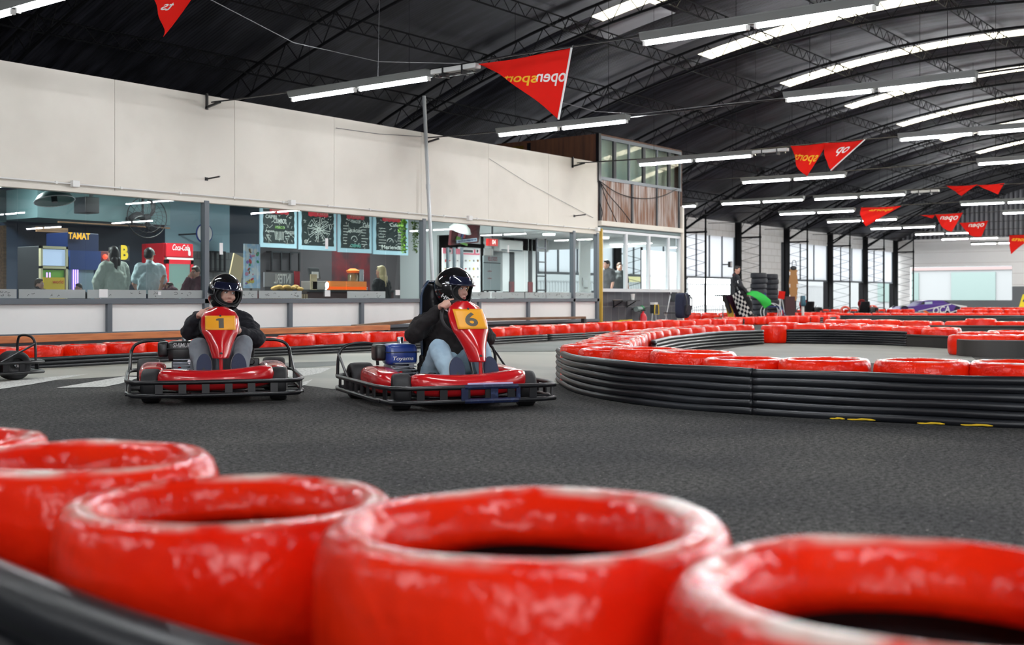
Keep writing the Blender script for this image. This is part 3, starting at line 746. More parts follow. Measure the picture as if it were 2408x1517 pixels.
for i, p in enumerate(hook):
    tyre(p, max(.325, .378-.0055*i), 'red tyre with dusty rim leading back from the right island tip, %s behind it' % ordw(i), 'tyre row behind the island tip', random.uniform(.57, .62))
tyre(px(1820, 20.35), .31, 'single upright red tyre filling the gap between two ribbed bands', None, .46)
bandA = [atH(x, y) for x, y in ((2700, 1016), (2408, 1008), (2200, 999), (2000, 989), (1772, 976))]
band('barrier_band', 'long black ribbed band on the right with yellow paint scrapes, right of the joint', bandA, .305, 6, BAND, r=.0262)
bandA2 = [atH(x, y) for x, y in ((1771, 976), (1650, 967), (1520, 955), (1420, 940), (1345, 922), (1314, 900))]+[px(1313, 11.1), px(1335, 11.9), px(1372, 12.5)]
band('barrier_band', 'black ribbed band curving around the left tip of the right island, left of the joint', bandA2, .318, 6, BAND, r=.0265)
YS = M('yellow_paint_scrape', (.75, .50, .02), .6)
bl = [o for o in bpy.data.objects if o.get('label', '').startswith('long black ribbed band on the right')][0]
for x0, x1, y in ((1955, 1990, 983), (1996, 2062, 985), (2160, 2225, 994), (2262, 2338, 998)):
    P = [atH(x0+(x1-x0)*k/6, y+(x1-x0)/6*k*.03, .03)-V((.026, 0, 0)) for k in range(7)]
    b = MB(); b.tube([p+V((0, 0, .002*math.sin(5*k))) for k, p in enumerate(P)], [.002, .005, .004, .007, .005, .006, .002], 5); ob('paint_scrape', b, YS, bl, label='yellow paint scrape')
b1 = [px(1542, 14.85), px(1533, 14.9), px(1536, 15.2), px(1563, 16.05), px(1598, 17.0), px(1655, 18.25), px(1720, 19.1), px(1794, 19.75)]
band('barrier_band', 'shiny grey-black ribbed band left of the single upright red tyre', b1, .245, 5, BAND)
b2 = [px(1846, 20.25), px(1950, 20.1), px(2050, 19.6), px(2131, 18.9)]
band('barrier_band', 'black ribbed band with a dent right of the single upright red tyre', b2, .24, 6, BAND)
b3 = [px(2132, 18.85), px(2200, 18.35), px(2268, 17.9)]
def sheet(label, pts, h, mat=None, z0=0.0):
    P = smoothp(pts, 2); b = MB()
    b.grid(lambda u, v: (lambda p: (p.x, p.y, z0+(h-z0)*v))(P[min(int(u*(len(P)-1)+.5), len(P)-1)]), len(P)-1, 1, .02)
    b.tube([(p.x, p.y, h) for p in P], .02, 6)
    return solo('barrier_sheet', b, mat or BAND2, label, 'barrier', smooth=40)
sheet('smooth black rubber barrier sheet continuing right from the dented ribbed band', b3, .18)
rowB = resample([px(1860, 20.9), px(1950, 20.7), px(2050, 20.1), px(2140, 19.4), px(2275, 18.3)], .33)
for i, p in enumerate(rowB):
    d = V((CC, SS, 0))*(.0 if i % 2 else .52)
    tyre(p+d, .325-.0035*i+(.015 if i % 2 == 0 else 0), 'red tyre in the double row behind the dented band, %s from left' % ordw(i), 'double tyre row behind the dented band', .58)
# curved island at the right edge
for i, (x, Z, zt_, lab) in enumerate(((2282, 16.1, .275, 'red tyre at the left end of the smooth-sheeted island at right edge'), (2300, 16.75, .30, 'red tyre tucked behind the left end of the right edge island'), (2352, 15.95, .285, 'red tyre in the front row of the right edge island, second from its left end'), (2445, 15.85, .285, 'red tyre in the front row of the right edge island, third from its left end'),
    (2370, 17.2, .305, 'red tyre in the back row of the right edge island, right of its end'), (2455, 17.3, .31, 'red tyre in the back row of the right edge island at the photo edge'), (2540, 15.8, .29, 'red tyre of the right edge island outside the photo'))):
    tyre(px(x, Z), zt_, lab, 'tyres of the right edge island', .6)
sheet('smooth dark rubber sheet wrapped around the island at the right edge of the photo', [px(2620, 15.3), px(2480, 15.35), px(2340, 15.4), px(2268, 15.6), px(2248, 16.0), px(2254, 16.7), px(2290, 17.4)], .21)
for i, p in enumerate(resample([px(1985, 25.2), px(2060, 24.4), px(2170, 23.2), px(2265, 22.9)], .42)):
    tyre(p+V((CC, SS, 0))*(0 if i % 2 else .46), .31+(.02 if i % 2 else 0), 'red tyre curving towards the plain black band, %s from left' % ordw(i), 'tyres left of the plain black band', .58)
for i, (x, zt_) in enumerate(((2306, .385), (2378, .33), (2448, .39), (2520, .33))):
    tyre(px(x, 22.7), zt_, ['tall red tyre standing above the plain black band below the purple car', 'low red tyre right of the tall one above the plain black band', 'tall red tyre above the plain black band at the right photo edge', 'low red tyre above the plain black band outside the photo'][i], 'tyres over the plain black band', .6)
sheet('plain black band in the middle distance below the purple car', [px(2184, 22.35), px(2300, 22.2), px(2540, 22.1)], .245)
# far barriers
band('barrier_band', 'long dark green-black ribbed band far across the track in front of the purple car', [px(1976, 38), px(2120, 38), px(2540, 38)], .215, 4, M('dark_green_plastic', (.02, .032, .032), .4), sm=0)
for i, p in enumerate(resample([px(1985, 38.5), px(2540, 38.5)], .62)):
    tyre(p, .285, 'red tyre behind the long far green-black band, %s from left' % ordw(i), 'tyres behind the long far band', .6)
for i, p in enumerate(resample([px(2268, 46), px(2540, 46)], .62)):
    tyre(p, .33, 'red tyre in the far row right of the purple car, %s from left' % ordw(i), 'far tyres right of the purple car', .6)
for i, p in enumerate(resample([px(2274, 52), px(2540, 52)], .62)):
    tyre(p, .36, 'red tyre in the farthest row below the far opening, %s from left' % ordw(i), 'farthest tyres under the opening', .6)
band('barrier_band', 'grey ribbed band left part of the pair in front of the flag marshal', [px(1710, 32.6), px(1835, 35)], .185, 3, BAND, sm=0)
band('barrier_band', 'grey ribbed band right part of the pair in front of the flag marshal', [px(1838, 35), px(1974, 37)], .185, 3, BAND, sm=0)
for nm, a, c_, zt_, lab in (('a', px(1722, 33.15), px(1968, 37.4), .235, 'red tyre right behind the grey bands before the marshal'), ('b', px(1625, 37), px(1720, 37), .25, 'red tyre left of the flag stand legs'),
    ('c', px(1790, 40.5), px(1985, 42), .27, 'red tyre in the middle row right of the flag marshal'), ('d', px(1778, 46), px(1920, 46), .31, 'red tyre in the back row right of the flag marshal'), ('e', px(1900, 50), px(2150, 50), .30, 'red tyre in the far row below the bright openings'), ('f', px(1630, 44), px(1775, 44), .22, 'red tyre in the far row left of the flag marshal')):
    for i, p in enumerate(resample([a, c_], .62)): tyre(p, zt_, lab+', %s from left' % ordw(i), 'far tyre row '+lab[9:], .6)
# row along the cafe wall
nF = 0
s = 5.0
while s < 24.4:
    yy = 12.45+(.35*max(0, (s-15)/5) if s < 20 else .35-.16*(s-20)); zt_ = .235+.004*(s-5)
    tyre((s, yy), zt_+random.uniform(-.008, .008), 'red tyre in the row along the cafe wall, %s from the left' % ordw(nF), 'tyre row along the cafe wall', random.uniform(.545, .575)); nF += 1; s += .565
for k, (a, c_) in enumerate(((4.5, 9.0), (9.02, 13.2), (13.22, 17.2), (17.22, 21.0))):
    f = lambda s_: 12.10+(.4*max(0, (s_-14.5)/5))
    band('barrier_band', 'low black pipe band before the cafe wall tyres, %s length from left' % ordw(k), [(a+(c_-a)*i/5, f(a+(c_-a)*i/5)) for i in range(6)], .125, 3, BAND, sm=1)
# wooden rails behind that row
for k, (pts, mat, lab, w_, h_) in enumerate((
    ([(5.0, 12.86, .30), (10.05, 12.86, .315)], WOOD, 'orange-brown wooden rail behind the wall tyre row, left of the first joint', .10, .085), ([(10.1, 12.86, .315), (13.6, 12.9, .315)], WOOD, 'orange-brown wooden rail behind left kart driver and its engine', .10, .085),
    ([(12.9, 12.98, .345), (15.2, 13.1, .44)], WOOD2, 'weathered plank rising to the right behind the right kart', .12, .05), ([(16.0, 13.2, .40), (19.9, 13.3, .385)], WOOD2, 'weathered plank lying behind the wall tyres right of the right kart', .12, .05),
    ([(14.9, 13.05, .36), (15.6, 13.05, .36)], WOOD2, 'short wooden block under the rising plank', .12, .1))):
    b = MB()
    for i in range(len(pts)-1): b.bar(pts[i], pts[i+1], w_, h_)
    o = solo('wooden_rail', b, mat, lab, 'rail', bev=.006)
    for q in (pts[0], pts[-1]):
        if k != 4:
            bb = MB(); bb.box2((q[0]-.04, q[1]-.04, 0), (q[0]+.04, q[1]+.04, q[2]-h_/2)); ob('support', bb, DARK, o)
# ---------------------------------------------------------------- people: heads, hands, bodies
SKIN = M('skin', (.56, .30, .22), .5, sss=.15); SKIN2 = M('fair_skin', (.62, .36, .28), .5, sss=.15)
EYEW = M('eye_white', (.75, .75, .75), .25); EYEB = M('eye_iris', (.03, .02, .015), .2); LIP = M('lips', (.42, .13, .11), .45)
BROW = M('dark_brows', (.02, .014, .011), .8)
HAIRD = M('dark_hair', (.012, .009, .008), .55); HAIRB = M('brown_hair', (.05, .028, .016), .55); HAIRY = M('blond_hair', (.55, .44, .24), .5)
def head_shapes(mb, Mh, jaw=1.0):
    t = MB()
    t.ell((-.012, 0, .018), (.098, .077, .112)); t.ell((.028, 0, -.062), (.062*jaw, .056*jaw, .066)); t.ell((.045, 0, -.02), (.048, .060, .07))
    t.cap((.086, 0, .018), (.104, 0, -.022), .008, .0125, 8); t.ell((.098, .011, -.027), .008, None, 8, 6); t.ell((.098, -.011, -.027), .008, None, 8, 6)
    t.cap((.084, -.042, .034), (.088, .0, .036), .011, .011, 8); t.cap((.088, 0, .036), (.084, .042, .034), .011, .011, 8)
    t.ell((.08, 0, -.062), (.017, .026, .014)); t.ell((.078, 0, -.105), (.02, .024, .016))
    for s in (-1, 1):
        t.ell((-.012, .079*s, -.005), (.02, .009, .032)); t.ell((.062, .038*s, -.03), (.028, .026, .026))
    mb.add(t, Mh)
def face_bits(root, Mh, look=0.0, brow=BROW):
    for s in (-1, 1):
        b = MB(); b.add(MB().ell((.082, .031*s, .012), (.0125, .0155, .0085), None, 12, 8), Mh); e = ob('eye', b, EYEW, root, 180)
        b = MB(); b.add(MB().ell((.0925, .031*s+look*.005, .012), (.003, .0062, .0068), None, 10, 6), Mh); ob('iris', b, EYEB, e, 180)
        b = MB(); b.add(MB().tube([(.090, .014*s, .0335), (.094, .030*s, .0395), (.086, .048*s, .034)], [.003, .0042, .002], 6), Mh); ob('eyebrow', b, brow, root, 180)
        b = MB(); b.add(MB().tube([(.092, .016*s, .0185), (.0945, .031*s, .0215), (.086, .046*s, .017)], .0018, 5), Mh); ob('eyelashes', b, brow, root, 180)
    b = MB(); b.add(MB().ell((.0955, 0, -.0575), (.005, .021, .0045), None, 10, 6).ell((.094, 0, -.067), (.006, .018, .0055), None, 10, 6), Mh); ob('lips', b, LIP, root, 180)
def hand(mb, wrist, d, n, curl=.3, thumb=1, spread=.12):
    """d: direction of the fingers, n: direction the palm faces, thumb: +1/-1 side"""
    d = V(d).normalized(); n = V(n); n = (n-d*n.dot(d)).normalized(); s = d.cross(n)*thumb; w = V(wrist)
    mb.cap(w-d*.02, w+d*.03, .024, .028, 10)
    for k in (-1, 0, 1): mb.cap(w+d*.025+s*.02*k, w+d*.078+s*.024*k, .015, .0125, 8)
    for k, ln in ((1.5, .9), (.5, 1.0), (-.5, .94), (-1.5, .76)):
        p = w+d*.082+s*.0185*k; a = curl*.7; dd = (d+s*spread*k*.3).normalized()
        for j, (seg, r) in enumerate(((.042, .0092), (.027, .0086), (.021, .0078))):
            v = dd*math.cos(a)+n*math.sin(a); q = p+v*seg*ln; mb.cap(p, q, r, r*.93, 8); p = q; a += curl*1.1
    p = w+d*.018+s*.026; v = (s*.75+d*.55+n*.25).normalized()
    for seg, r in ((.042, .0125), (.032, .0105), (.024, .009)):
        q = p+v*seg; mb.cap(p, q, r, r*.92, 8); p = q; v = (v+n*.45*min(curl, 1)+d*.25).normalized()
def lerp(a, b, t): return V(a)+(V(b)-V(a))*t
def person(label, loc, rz, J, group=None, skin=SKIN, top=None, legs=None, shoe=None, Mh=None, look=0, hair=None, hairmat=HAIRD, voxel=.009, fat=1.0, sleeve=1.0, grips=None, hood=False, brow=BROW, face=True, skirt=0, lower=True):
    """J: joints (local): pel, chest, neck, head, shL, elL, wrL, shR, elR, wrR, hipL, knL, anL, toL, ... R"""
    b = MB(); g = lambda k: V(J[k])
    pel, ch, nk = g('pel'), g('chest'), g('neck')
    b.cap(pel, ch, .105*fat, .115*fat, 14); b.cap(ch, nk, .10*fat, .05, 14); b.cap(nk-V((0,0,.05)), g('head')-V((0,0,.03)), .052, .055, 12)
    head_shapes(b, Mh)
    for s in 'LR':
        b.chain([g('sh'+s), g('el'+s), g('wr'+s)], [.052, .040, .028], 10)
        gr = (grips or {}).get(s, (g('wr'+s)-g('el'+s), (0, -1 if s == 'L' else 1, 0), .35)); th = gr[3] if len(gr) > 3 else (1 if s == 'L' else -1)
        hand(b, g('wr'+s), gr[0], gr[1], gr[2], th)
        if lower:
            b.chain([g('hip'+s), g('kn'+s), g('an'+s)], [.088, .062, .044], 12); b.cap(g('an'+s), g('to'+s), .04, .032, 10)
    root = ob('person', fuse(b, skin, voxel, 3), None); root.location = loc; root.rotation_euler = rz if isinstance(rz, tuple) else (0, 0, rz); tag(root, label, 'person', group)
    if top:
        b = MB(); f = fat
        mid = lerp(pel, ch, .5)
        for y in (-.055, .0, .055):
            o = V((0, y*f, 0)); rot = J.get('side', (0, 1, 0)); o = V(rot)*y*f
            b.cap(pel+o, ch+o, .118*f, .125*f, 14); b.cap(ch+o, lerp(ch, nk, .6)+o*.8, .125*f, .09*f, 14)
        b.cap(lerp(ch, nk, .8), nk, .085, .07, 12)
        if skirt:
            for y in (-1, 1): b.cap(pel+V((-.04, .13*y, .08)), pel+V((.02, .19*y, -.02)), .08, .06, 12); b.cap(pel+V((-.02, .10*y, .05)), pel+V((.10, .13*y, .03)), .10, .09, 12)
        if hood: b.ell(nk+V((-.09, 0, -.02)), (.08, .12, .07)); b.ell(nk+V((.0, 0, -.01)), (.09, .095, .05))
        for s in 'LR':
            e = g('el'+s); w = lerp(e, g('wr'+s), .93)
            b.cap(lerp(ch, nk, .55), g('sh'+s), .09*f, .078*f, 12)
            if sleeve >= 1: b.chain([g('sh'+s), e, w], [.082*f, .068*f, .048], 12)
            else: b.cap(g('sh'+s), lerp(g('sh'+s), e, sleeve), .078*f, .066*f, 12)
        o = ob('jacket' if sleeve >= 1 else 'shirt', fuse(b, top, max(voxel, .010), 4), None, root)
        tx = bpy.data.textures.get('folds') or bpy.data.textures.new('folds', 'CLOUDS'); tx.noise_scale = .085; tx.noise_depth = 2
        dm = o.modifiers.new('folds', 'DISPLACE'); dm.texture = tx; dm.strength = .045; dm.mid_level = .5; dm.texture_coords = 'LOCAL'
    if legs and lower:
        bpy.data.textures.get('folds') or bpy.data.textures.new('folds', 'CLOUDS')
        b = MB(); b.cap(g('hipL'), g('hipR'), .122*fat, .122*fat, 14); b.cap(pel-V((0,0,.02)), pel+V((0,0,.04)), .12*fat, .12*fat, 14)
        for s in 'LR': b.chain([g('hip'+s), g('kn'+s), lerp(g('kn'+s), g('an'+s), .95)], [.108*fat, .080, .060], 14)
        o = ob('trousers', fuse(b, legs, .011, 3), None, root)
        tx = bpy.data.textures.get('folds'); dm = o.modifiers.new('folds', 'DISPLACE'); dm.texture = tx; dm.strength = .025; dm.mid_level = .5; dm.texture_coords = 'LOCAL'
    if shoe and lower:
        for s in 'LR':
            b = MB(); a, t = g('an'+s), g('to'+s); d = (t-a)
            up = V(J.get('soleup', (0, 0, 1)))
            b.cap(a-up*.025-d.normalized()*.04, t-up*.0, .048, .042, 12); b.cap(a+up*.03, a-up*.01, .05, .05, 10)
            ob('shoe', fuse(b, shoe, .009, 2), None, root)
    if hair:
        b = MB(); hair(b); bb = MB(); bb.add(b, Mh); ob('hair', fuse(bb, hairmat, .008, 2), None, root)
    if face: face_bits(root, Mh, look, brow)
    return root
def short_hair(b):
    b.ell((-.022, 0, .038), (.102, .084, .106)); b.ell((-.05, 0, .0), (.07, .08, .075)); b.ell((.03, 0, .1), (.055, .06, .03))
# ---------------------------------------------------------------- karts
BLUEP = M('blue_painted_metal', (.015, .045, .25), .3, coat=.4); BLUED = M('scuffed_dark_blue_paint', (.006, .012, .05), .3, coat=.3, var=(30, (.03, .05, .13), .55, .7)); SOLE = M('navy_shoe_sole', (.025, .035, .075), .75, bump=(60, .3, .003))
ENGB = M('engine_black', (.01, .01, .011), .35); ENGG = M('engine_alloy', (.25, .27, .30), .4, metal=.7, bump=(50, .4, .004))
LETW = M('white_lettering', (.78, .78, .78), .5); DIGIT = M('grey_brown_digit', (.10, .085, .065), .6)
def bez(P, n=6): return smoothp(P, 2)
def rbox(c, d, r, n=5):
    """rounded box by superellipsoid"""
    b = MB(); e = .35
    def sg(v, p): return math.copysign(abs(v)**p, v)
    nu, nv = 28, 14
    b.grid(lambda u, v: (c[0]+d[0]/2*sg(math.cos(2*PI*u), e)*abs(math.sin(PI*v))**e, c[1]+d[1]/2*sg(math.sin(2*PI*u), e)*abs(math.sin(PI*v))**e, c[2]+d[2]/2*sg(math.cos(PI*v), e)), nu, nv)
    return b
def wheel(kart, x, y, r, w, steer=0):
    prof = [(r*.55, -w*.42), (r*.72, -w*.5), (r*.90, -w*.49), (r*.975, -w*.42), (r, -w*.28), (r*1.005, 0), (r, w*.28), (r*.975, w*.42), (r*.90, w*.49), (r*.72, w*.5), (r*.55, w*.42)]
    Mx = Matrix.Rotation(PI/2, 4, 'X')
    b = MB(); b.lathe(prof, 36, Mx); t = ob('wheel', b, RUBBER, kart, 50, loc=(x, y, r), rot=(0, 0, steer))
    b = MB(); b.lathe([(r*.56, -w*.43), (r*.50, -w*.40), (r*.46, -w*.25), (r*.2, -w*.2), (.02, -w*.22)], 24, Mx); b.lathe([(.02, w*.22), (r*.2, w*.2), (r*.46, w*.25), (r*.50, w*.40), (r*.56, w*.43)], 24, Mx)
    b.lathe([(r*.55, -w*.42), (r*.5, 0), (r*.55, w*.42)], 24, Mx); ob('rim', b, ENGB, t, 40)
    b = MB(); b.cyl((0, -w*.3, 0), (0, w*.3, 0), .022, n=8); ob('hub', b, CHROME, t)
def shield_x(z): return .46-.62*(z-.33)
def build_kart(label, loc, rz, digit, tank_mat, tank_txt, plate, fz=1.0, hiback=False, roll=0.0, steer=0.0, blue=True, yo=0.0, lean=0.0, ey=-.25):
    OFF = Matrix.Translation((0, yo, 0))
    k = thing('go_kart', label, 'go-kart', loc, rot=(roll, 0, rz), group='red rental karts')
    per = [(.83, -.50), (.83, .50), (.79, .60), (.55, .655), (-.60, .69), (-.76, .66), (-.80, .56), (-.80, -.56), (-.76, -.66), (-.60, -.69), (.55, -.655), (.79, -.60)]
    b = MB(); b.tube([(x, y, .075) for x, y in per], .0165, 8, True); b.tube([(x, y, .172) for x, y in per], .0165, 8, True)
    bp = ob('bumper_rail', b, BLACKP, k, 60)
    n = len(per)
    for i in range(n):
        a, c = V((*per[i], 0)), V((*per[(i+1) % n], 0)); Ln = (c-a).length; m = max(1, int(Ln/.16)) if Ln > .2 else 0
        for j in range(m):
            p = a+(c-a)*((j+.5)/m); d = (c-a).normalized()
            bb = MB(); bb.box((p.x, p.y, .123), (.055, .010, .09), math.atan2(d.y, d.x)); ob('upright_plate', bb, BLACKP, bp)
    if blue:
        b = MB(); b.tube([(.834, -.10, .075), (.834, .30, .075)], .019, 8); b.tube([(.834, -.10, .172), (.834, .30, .172)], .018, 8); b.box((.84, -.1, .123), (.012, .05, .09)); b.box((.84, .12, .123), (.012, .055, .09)); b.box((.84, .3, .123), (.012, .03, .09))
        ob('blue_bumper_section', b, BLUED, bp, label='blue painted section of the front bumper rail')
    b = MB()
    for s in (-1, 1):
        b.tube([(.62, .20*s, .075), (.2, .30*s, .075), (-.7, .33*s, .075)], .016, 8)
        for x in (.62, .1, -.2, -.7): b.tube([(x, .30*s, .075), (x+.0, .66*s, .075)], .013, 6)
    for x in (.62, .2, -.35, -.7): b.tube([(x, -.3, .075), (x, .3, .075)], .014, 8)
    b.tube([(.62, -.2, .075), (.83, -.2, .075)], .014, 6); b.tube([(.62, .2, .075), (.83, .2, .075)], .014, 6)
    ob('chassis_frame', b, BLACKP, k, 60)
    b = MB(); b.box((.22, 0, .062), (.85, .56, .006)); ob('floor_tray', b, ENGB, k)
    b = MB(); b.tube([(-.53, -.6, .14), (-.53, .6, .14)], .018, 10); ob('rear_axle', b, CHROME, k)
    b = MB()
    for s in (-1, 1): b.tube([(.53, .26*s, .10), (.53, .44*s, .13)], .014, 8); b.tube([(.45, .02*s, .12), (.47, .40*s, .13)], .008, 6)
    ob('front_axle', b, CHROME, k)
    for s in (-1, 1):
        wheel(k, .53, .475*s, .13, .13, steer); wheel(k, -.53, .52*s, .142, .185)
        b = MB(); hoop = smoothp([(-.67, .675*s, .17), (-.67, .67*s, .36), (-.67, .60*s, .425), (-.67, .42*s, .435), (-.67, .355*s, .40), (-.67, .345*s, .25)], 2)
        b.tube(hoop, .013, 8); b.tube([(-.67, .67*s, .35), (-.30, .672*s, .175)], .010, 6); ob('wheel_guard_hoop', b, BLACKP, k, 60)
        # red side pod
        def pod(u, v, s=s):
            t = v; a = 2*PI*u; e = (1-abs(2*t-1)**5)**.28 if 0 < t < 1 else .02
            x = -.40+.72*t; h = .085-.02*t+.02*math.sin(PI*t*.8); cz = .185-.015*t
            return (x, s*(.475+.0*t)+.105*math.copysign(abs(math.cos(a))**.6, math.cos(a))*e*(1 if s > 0 else 1), cz+h*math.copysign(abs(math.sin(a))**.6, math.sin(a))*e)
        b = MB(); b.grid(pod, 24, 20); ob('side_pod', b, RED, k, 180)
    # nose fairing: long rounded red bar between the front wheels
    def nosef(u, v):
        t = 2*v-1; a = 2*PI*u; e = (1-abs(t)**8)**.35 if abs(t) < 1 else .02
        lift = .028*t*t+.012*t; cx = .70-.09*abs(t)**2.5
        x = cx+.115*math.copysign(abs(math.cos(a))**.75, math.cos(a))*e; z = .175+lift+(.078+.01*t*t)*math.copysign(abs(math.sin(a))**.8, math.sin(a))*e
        return (x, .435*t, z)
    b = MB(); b.grid(nosef, 28, 40); nf_ = ob('nose_fairing', b, RED, k, 180)
    if hiback:
        b = MB(); b.box((.815, .10, .178), (.012, .34, .045)); ob('nose_sticker', b, M('pale_violet_sticker', (.6, .5, .75), .4), nf_, bev=.004, label='pale violet sticker strip on the nose')
    # number shield in front of the steering wheel
    def hw(z):                                                     # half width over height
        pts = [(.325, .055), (.36, .066), (.42, .082), (.48, .108), (.53, .134), (.58, .142), (.64, .138), (.68, .115), (.705, .075), (.72, .03)]
        for (z0, w0), (z1, w1) in zip(pts, pts[1:]):
            if z0 <= z <= z1: t = (z-z0)/(z1-z0); t = t*t*(3-2*t) if False else t; return w0+(w1-w0)*t
        return .055 if z < .325 else .03
    def sf(u, v, off=0.0, flat=0):
        z = .325+.395*v; t = 2*u-1; w = hw(z)
        ridge = .022*math.exp(-((t/.45)**2))*max(0, min(1, (.54-z)/.12))
        bulge = .022*math.sin(PI*min(1, max(0, (z-.33)/.40)))
        return V((shield_x(z)+bulge+ridge-.075*abs(t)**2.6+off, w*t+yo+lean*(.72-z)/.4, .325+(z-.325)*fz))
    b = MB(); b.grid(lambda u, v: sf(1-u, v), 24, 40, .010); sh = ob('number_shield', b, RED, k, 180)
    z0, z1 = plate
    def pf(u, v, off=.004):
        z = z0+(z1-z0)*v; t = 2*u-1; q = sf(.5, (z-.325)/.395)
        return V((q.x+off+.008-.020*abs(t)**2, q.y+.116*t, q.z))
    b = MB(); b.grid(lambda u, v: pf(1-u, v), 12, 8, .003); pl = ob('number_plate', b, YELLOW, sh, 180, label='yellow number plate')
    if digit == '1': tm = MB().grid(lambda u, v: (-.014+.040*u, v, 0), 3, 12).grid(lambda u, v: (-.034+.021*u, .76+.15*v+.09*u*v, 0), 2, 4)
    else: tm = text_mb(digit, 1, width=.10, bold=.03, sub=2)
    zs = [v.y for v in tm.v]; a0, a1 = min(zs), max(zs)
    for v in tm.v:
        q = pf(.5+v.x/.236, .14+.70*(v.y-a0)/(a1-a0), .008); v[:] = q
    ob('digit', tm, DIGIT, pl)
    b = MB(); q = sf(.5, .1); b.cyl(q, q+V((.012, 0, 0)), .012, n=10); q = pf(.5, 1.02); b.cyl(q, q+V((.012, 0, 0)), .008, n=8); ob('bolt', b, DARK, sh)
    b = MB(); b.tube([(.47, yo+lean, .07), (.45, yo+lean, .36)], .014, 8); ob('shield_post', b, RED, k)
    b = MB(); b.tube([(.50, yo, .10), (.10, yo, .55*fz)], .011, 8); ob('steering_column', b, BLACKP, k)
    # steering wheel
    Mw = TR((.09, yo, .575*fz), ry=R_(58))
    b = MB(); b.tube([Mw @ V((.148*math.cos(a), .148*math.sin(a), 0)) for a in [2*PI*i/32 for i in range(32)]], .014, 8, True); swh = ob('steering_wheel', b, RUBBER, k, 180)
    b = MB()
    for a in (0, 2.2, -2.2): b.tube([Mw @ V((0, 0, 0)), Mw @ V((.14*math.cos(a), .14*math.sin(a), 0))], .008, 6)
    b.cyl(Mw @ V((0, 0, -.012)), Mw @ V((0, 0, .012)), .035, n=14); ob('spokes', b, CHROME, swh)
    # seat shell
    zt_ = .93 if hiback else .66
    def seat(u, v):
        t = 2*u-1
        if v < .4: q = v/.4; x = .10-.42*q; z = .13+.10*t*t*(1-.2*q)-.0*q; w = .20
        else: q = (v-.4)/.6; x = -.32-.22*q; z = .13+(zt_-.13)*q+.10*t*t*(1-q); w = .20-.05*q**2; x += .10*t*t
        return (x, yo+w*t*(1 if not hiback or v < .9 else (1-((v-.9)/.1)**2*.35)), z)
    b = MB(); b.grid(seat, 16, 30, .012); st = ob('seat', b, BLACKPL, k, 180)
    if hiback:
        b = MB(); b.tube([V(seat(u, v))+V((.004, 0, 0)) for u, v in [(0, .5+.05*i) for i in range(10)]+[(i/10, 1) for i in range(11)]+[(1, .95-.05*i) for i in range(10)]], .011, 8)
        ob('seat_edge', b, M('blue_black_edge', (.03, .05, .09), .25), st, 180)
    # engine on the right hand side
    e = ob('engine_block', rbox((-.36, ey, .19), (.24, .20, .22), .02), ENGG, k, 60)
    b = MB()
    for i in range(7): b.box((-.20, ey, .14+.025*i), (.09, .17, .008))
    ob('cooling_fins', b, ENGG, e)
    tk = ob('fuel_tank', rbox((-.33, ey-.005, .355), (.22, .25, .17), .03), tank_mat, e, 180)
    b = MB(); b.box((-.33, ey-.005, .375), (.232, .262, .007)); ob('tank_seam', b, ENGB, tk, bev=.003)
    b = MB(); b.lathe([(0, .055), (.022, .053), (.026, .045), (.026, .0), (.03, -.002)], 16, TR((-.36, ey+.01, .436))); ob('fuel_cap', b, CHROME, tk, 40)
    tm = text_mb(tank_txt, 1, width=.165, bold=.012, shear=.25)
    k_ = .165/ max(1e-6, (max(v.x for v in tm.v)-min(v.x for v in tm.v)))
    h_ = max(v.y for v in tm.v)-min(v.y for v in tm.v)
    for v in tm.v: v.y *= .038/h_
    bb = MB(); bb.add(tm, axes((-.2135, ey-.005, .405 if tank_txt == 'SHIMURA' else .325), (0, 1, 0), (0, 0, 1))); ob('tank_lettering', bb, LETW, tk)
    ob('air_filter', rbox((-.36, ey-.165, .37), (.17, .09, .13), .02), ENGB, e, 60)
    b = MB(); b.cyl((-.49, ey, .22), (-.45, ey, .22), .10, n=20); ob('recoil_starter', b, ENGB, e, 40)
    b = MB(); b.cyl((-.22, ey-.03, .13), (-.16, ey-.03, .13), .045, n=16); b.cyl((-.23, ey+.05, .27), (-.17, ey+.05, .27), .022, n=12); ob('carburettor', b, CHROME, e, 40)
    b = MB(); b.tube(smoothp([(-.24, ey+.08, .24), (-.17, ey+.10, .22), (-.15, ey+.06, .15), (-.25, ey-.02, .11)], 2), .014, 8); ob('exhaust_pipe', b, CHROME, e, 180)
    b = MB(); b.ell((-.175, ey-.035, .215), .017, None, 10, 6); ob('red_button', b, RED, e, 180)
    b = MB(); b.box((-.40, ey, .09), (.34, .24, .02)); ob('engine_mount', b, BLACKP, k)
    b = MB(); b.box((-.30, .33, .22), (.10, .10, .14)); b.cyl((-.24, .31, .26), (-.22, .31, .26), .03, n=12); ob('brake_unit', b, ENGB, k, bev=.01)
    return k
K1 = atH(508, 944); K6 = atH(1092, 959)
Y1, Y6 = R_(-126.5), R_(-122)
def kart_loc(fr, yaw): return V((fr.x-.53*math.cos(yaw), fr.y-.53*math.sin(yaw), 0))
build_kart('red go-kart with number 1 on yellow plate, black engine, left of the two driven karts', kart_loc(K1, Y1), Y1, '1', ENGB, 'SHIMURA', (.545, .655), 1.0, False, 0, R_(-8), yo=.04, ey=-.235, blue=False)
build_kart('red go-kart with number 6 on yellow plate and blue engine, centre of the photo', kart_loc(K6, Y6), Y6, '6', BLUEP, 'Toyama', (.54, .672), 1.12, True, 0, R_(-10), yo=.11, lean=.04, ey=-.25)
k3 = dup([o for o in bpy.data.objects if o.get('label', '').startswith('red go-kart with number 1')][0], (0, 0, 0), label='kart cut off by the left edge, only its rear tyre and black hoop in view')
